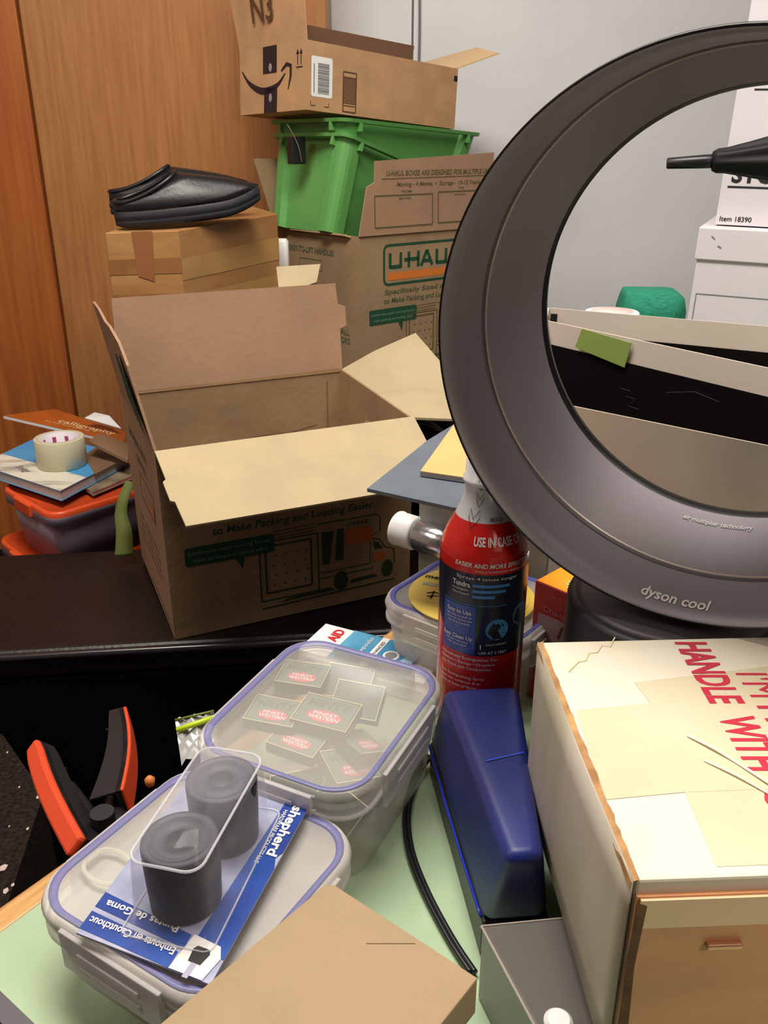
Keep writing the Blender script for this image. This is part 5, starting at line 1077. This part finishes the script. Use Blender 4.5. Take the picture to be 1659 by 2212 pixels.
# ---------------------------------------------------------------- document boxes behind the fan
WB = mat('white_board', (214, 200, 188), 0.5, var=0.03, scale=10)
WBF = mat('white_board_glossy', (190, 176, 160), 0.35, var=0.05, scale=5)
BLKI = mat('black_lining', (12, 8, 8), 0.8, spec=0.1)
PB = thing('file_box', 'nearest cream file box with black inside, seen through the fan ring', 'file box', (0.19, 0.839, 0.7405))
def wall(parent, a, b, z0, z1a, z1b, t_, m, name, base=None):
    a, b = Vector((a[0], a[1], 0)), Vector((b[0], b[1], 0)); d = (b - a).normalized(); n = Vector((-d.y, d.x, 0)) * t_
    o = WM[parent.name].inverted()
    mb = MB(); mb.add([o @ v_ for v_ in (a + Vector((0, 0, z0)), b + Vector((0, 0, z0)), b + n + Vector((0, 0, z0)), a + n + Vector((0, 0, z0)), a + Vector((0, 0, z1a)), b + Vector((0, 0, z1b)), b + n + Vector((0, 0, z1b)), a + n + Vector((0, 0, z1a)))], [(0, 3, 2, 1), (4, 5, 6, 7), (0, 1, 5, 4), (1, 2, 6, 5), (2, 3, 7, 6), (3, 0, 4, 7)])
    return mb.build(name, m, parent)
A0 = onz(1235, 877, 1.0); A1 = onz(1659, 963, 1.0); dA = (A1 - A0).normalized()
AF0 = A0 - dA * 0.125; AF1 = A1 + dA * 0.10
B0 = onz(1182, 693, 1.05); B1 = onz(1659, 795, 1.05); dB = (B1 - B0).normalized(); BF1 = B1 + dB * 0.10
wall(PB, AF0, AF1, 0.7405, 1.0, 1.0, 0.002, WBF, 'front_wall')
wall(PB, B0, BF1, 0.7405, 1.05, 1.05, 0.002, WB, 'back_wall')
# lining of the back wall begins a hand below the rim
nB = Vector((dB.y, -dB.x, 0))
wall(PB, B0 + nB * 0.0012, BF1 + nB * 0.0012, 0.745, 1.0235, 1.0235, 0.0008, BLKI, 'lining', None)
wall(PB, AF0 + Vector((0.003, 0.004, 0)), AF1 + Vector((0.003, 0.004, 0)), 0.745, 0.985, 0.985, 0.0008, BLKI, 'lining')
wall(PB, AF0, B0, 0.7405, 1.0, 1.05, 0.002, WB, 'left_wall')
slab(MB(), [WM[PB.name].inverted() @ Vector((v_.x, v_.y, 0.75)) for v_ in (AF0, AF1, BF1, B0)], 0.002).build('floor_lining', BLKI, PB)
PB2 = thing('file_box', 'second cream file box, standing behind the nearest one', 'file box', (0.25, 1.1, 0.7405))
C0 = onz(1186, 665, 1.05); C1 = onz(1659, 705, 1.05); dC = (C1 - C0).normalized(); CF1 = C1 + dC * 0.08
wall(PB2, C0, CF1, 0.7405, 1.05, 1.05, 0.002, WB, 'back_wall')
nC = Vector((dC.y, -dC.x, 0))
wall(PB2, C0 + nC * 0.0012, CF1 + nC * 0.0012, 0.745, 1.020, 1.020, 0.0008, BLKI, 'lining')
S0 = B0 + Vector((0.002, 0.012, 0)); wall(PB2, S0, C0, 0.7405, 1.046, 1.05, 0.002, WB, 'left_wall')
wall(PB2, S0 + Vector((0, 0, 0)), BF1 + Vector((0.006, 0.012, 0)), 0.7405, 1.02, 1.02, 0.002, WB, 'front_wall')
# black clip hole mark, and the green sticky note
e = ony(1196, 688, C0.y - 0.004)
tag(box(MB(), e.x - 0.004, e.x + 0.004, e.y - 0.002, e.y + 0.001, e.z - 0.006, e.z + 0.006).build('black_clip', BLACK, None), 'tiny black clip in the corner of the second file box', 'clip')
def onB(px, py, off_=0.003):
    r = ray(px, py); p0 = B0 + nB * off_; k = (p0 - CC).dot(nB) / r.dot(nB); return CC + r * k
qq = [onB(1243, 750), onB(1350, 794), onB(1365, 741), onB(1258, 710)]
tag(slab(MB(), qq, 0.0008).build('sticky_note', mat('sticky_green', (138, 160, 78), 0.7), None), 'green sticky note stuck on the white rim of the nearest file box', 'sticky note')
# thin scratches on the black lining
for k, pts_ in enumerate([[(1340, 838), (1362, 845), (1350, 855), (1372, 862), (1355, 876), (1378, 884)], [(1440, 848), (1500, 846), (1553, 868)]]):
    P = [l2(PB, onB(*q_, 0.0028)) for q_ in pts_]
    tube(MB(), P, 0.00018, 4).build('loose_fibre', mat('fibre', (70, 66, 64), 0.8), PB)

# bankers boxes
BK = mat('white_corrugated', (214, 208, 214), 0.7, var=0.02, scale=6)
def bankers(label, loc, yaw, w_, d_, h_, lidh, dz=0.0, roll=0.0):
    t = thing('archive_box', label, 'archive box', loc, (0, roll, yaw))
    box(MB(), 0.004, w_ - 0.004, 0.004, d_ - 0.004, 0, h_ - 0.004).build('box_body', BK, t)
    if lidh: box(MB(), 0, w_, 0, d_, h_ - lidh, h_).build('lid', BK, t, bevel=0.002)
    return t
lc = ony(1500, 490, 1.5)
b1 = bankers('white archive box with lid, lower one seen through the fan ring', (lc.x, lc.y, 0.7495), -0.43, 0.32, 0.39, lc.z - 0.7495, 0.052, roll=0.02)
fk = flat((0, 0.004, 0), (1, 0, 0), (0, 0, 1)); hh = lc.z - 0.7495
Print(fk, 0.0006).rect(0.012, hh - 0.24, 0.30, hh - 0.108, 0.0016).build('printed_frame', GREYINK, b1)
Print(fk, 0.0008).poly(rr(0.08, 0.035, 0.017, 6, 0.165, hh - 0.083)).build('hand_hole', BLKI, b1)
Print(flat((0, 0, 0), (1, 0, 0), (0, 0, 1)), 0.0006).line([(0.022, hh - 0.013), (0.028, hh - 0.018)], 0.002).line([(0.034, hh - 0.028), (0.040, hh - 0.031)], 0.0025).build('scuff_mark', GREYINK, b1)
lc2 = ony(1567, 482, 1.52)
b2 = bankers('white archive box printed STORAGE, standing on the lidded one', (lc2.x - 0.020, 1.525, lc.z + 0.002), -0.43, 0.31, 0.36, 0.40, 0, roll=0.02)
b2.rotation_euler = (0, 0.02, -0.43)
fk = flat((0, 0.004, 0), (1, 0, 0), (0, 0, 1))
p = Print(fk, 0.0006); p.text('STORAGE', 0.018, 0.0675, 0.026, 0.16, 0.03).line([(0.014, 0.060), (0.29, 0.060)], 0.003).line([(0.030, 0.205), (0.29, 0.205)], 0.0025).text('Item 18390', 0.010, 0.006, 0.008, 0.050, 0.015)
p.build('printed_lettering', BLACKINK, b2)
# folded umbrella
um = thing('folded_umbrella', 'black folded umbrella pointing left in front of the archive boxes', 'umbrella', tuple(ony(1440, 353, 1.25)))
o_ = ony(1440, 353, 1.25); dU = (ony(1659, 342, 1.22) - o_).normalized(); Mu = axisM(Vector((0, 0, 0)), dU)
sc_ = 1.25 * 0.92 / FPX
lathe(MB(), [(0.0055, 0), (0.0070, 0.001), (0.0088, 0.050), (0.009, 0.062)], 28, Mu).build('ferrule', mat('ferrule_black', (26, 27, 29), 0.35), um, True)
n_ = 40; rings = []
for z_, r0, amp in ((0.058, 0.012, 0.0), (0.064, 0.015, 0.0006), (0.075, 0.0155, 0.001), (0.10, 0.020, 0.0018), (0.135, 0.027, 0.003), (0.20, 0.034, 0.004), (0.40, 0.036, 0.004), (0.62, 0.030, 0.003), (0.66, 0.012, 0)):
    rings.append([Mu @ Vector(((r0 + amp * math.sin(8 * a)) * math.cos(a), (r0 + amp * math.sin(8 * a)) * math.sin(a), z_)) for a in [2 * PI * i / n_ for i in range(n_)]])
loft(MB(), rings).build('folded_canopy', mat('black_nylon_fabric', (20, 20, 22), 0.6, spec=0.3), um, True)
lathe(MB(), [(0.008, 0.65), (0.008, 0.74), (0.012, 0.75), (0.012, 0.82)], 20, Mu).build('handle', BLACK, um, True)
# green towel and round tub lid behind the files
zt3 = ony(1385, 624, 1.22).z
TW = thing('green_towel', 'folded green knitted towel between the file boxes and archive box', 'towel', (0.372, 1.215, 0.7425), (0, 0, -0.1))
hT = zt3 - 0.7425
mb = MB(); loft(mb, [rrz(0.085, 0.10, 0.03, 0.0, 6), rrz(0.09, 0.11, 0.035, hT * 0.4, 6), rrz(0.088, 0.10, 0.03, hT - 0.025, 6), rrz(0.080, 0.08, 0.02, hT - 0.008, 6), rrz(0.070, 0.05, 0.012, hT, 6, -0.004)])
mb.build('towel_fold', mat('green_knit', (46, 130, 104), 0.9, var=0.15, scale=120, stretch=(1, 4, 1), bump=0.6, spec=0.1), TW, True)
c_ = ony(1322, 672, 1.15)
RT_ = thing('round_canister', 'round white canister with a pale pink lid top peeking over the file box', 'canister', (c_.x, c_.y, 0.7405))
hR = c_.z - 0.7405
lathe(MB(), [(0.034, 0), (0.034, hR - 0.012), (0.036, hR - 0.011), (0.036, hR - 0.002), (0.034, hR), (0.028, hR)], 48).build('canister_body', WHITEP, RT_, True)
lathe(MB(), [(0.028, hR - 0.001), (0.0275, hR + 0.001)], 48).build('pink_lid', mat('pale_pink', (226, 190, 186), 0.5), RT_, True)
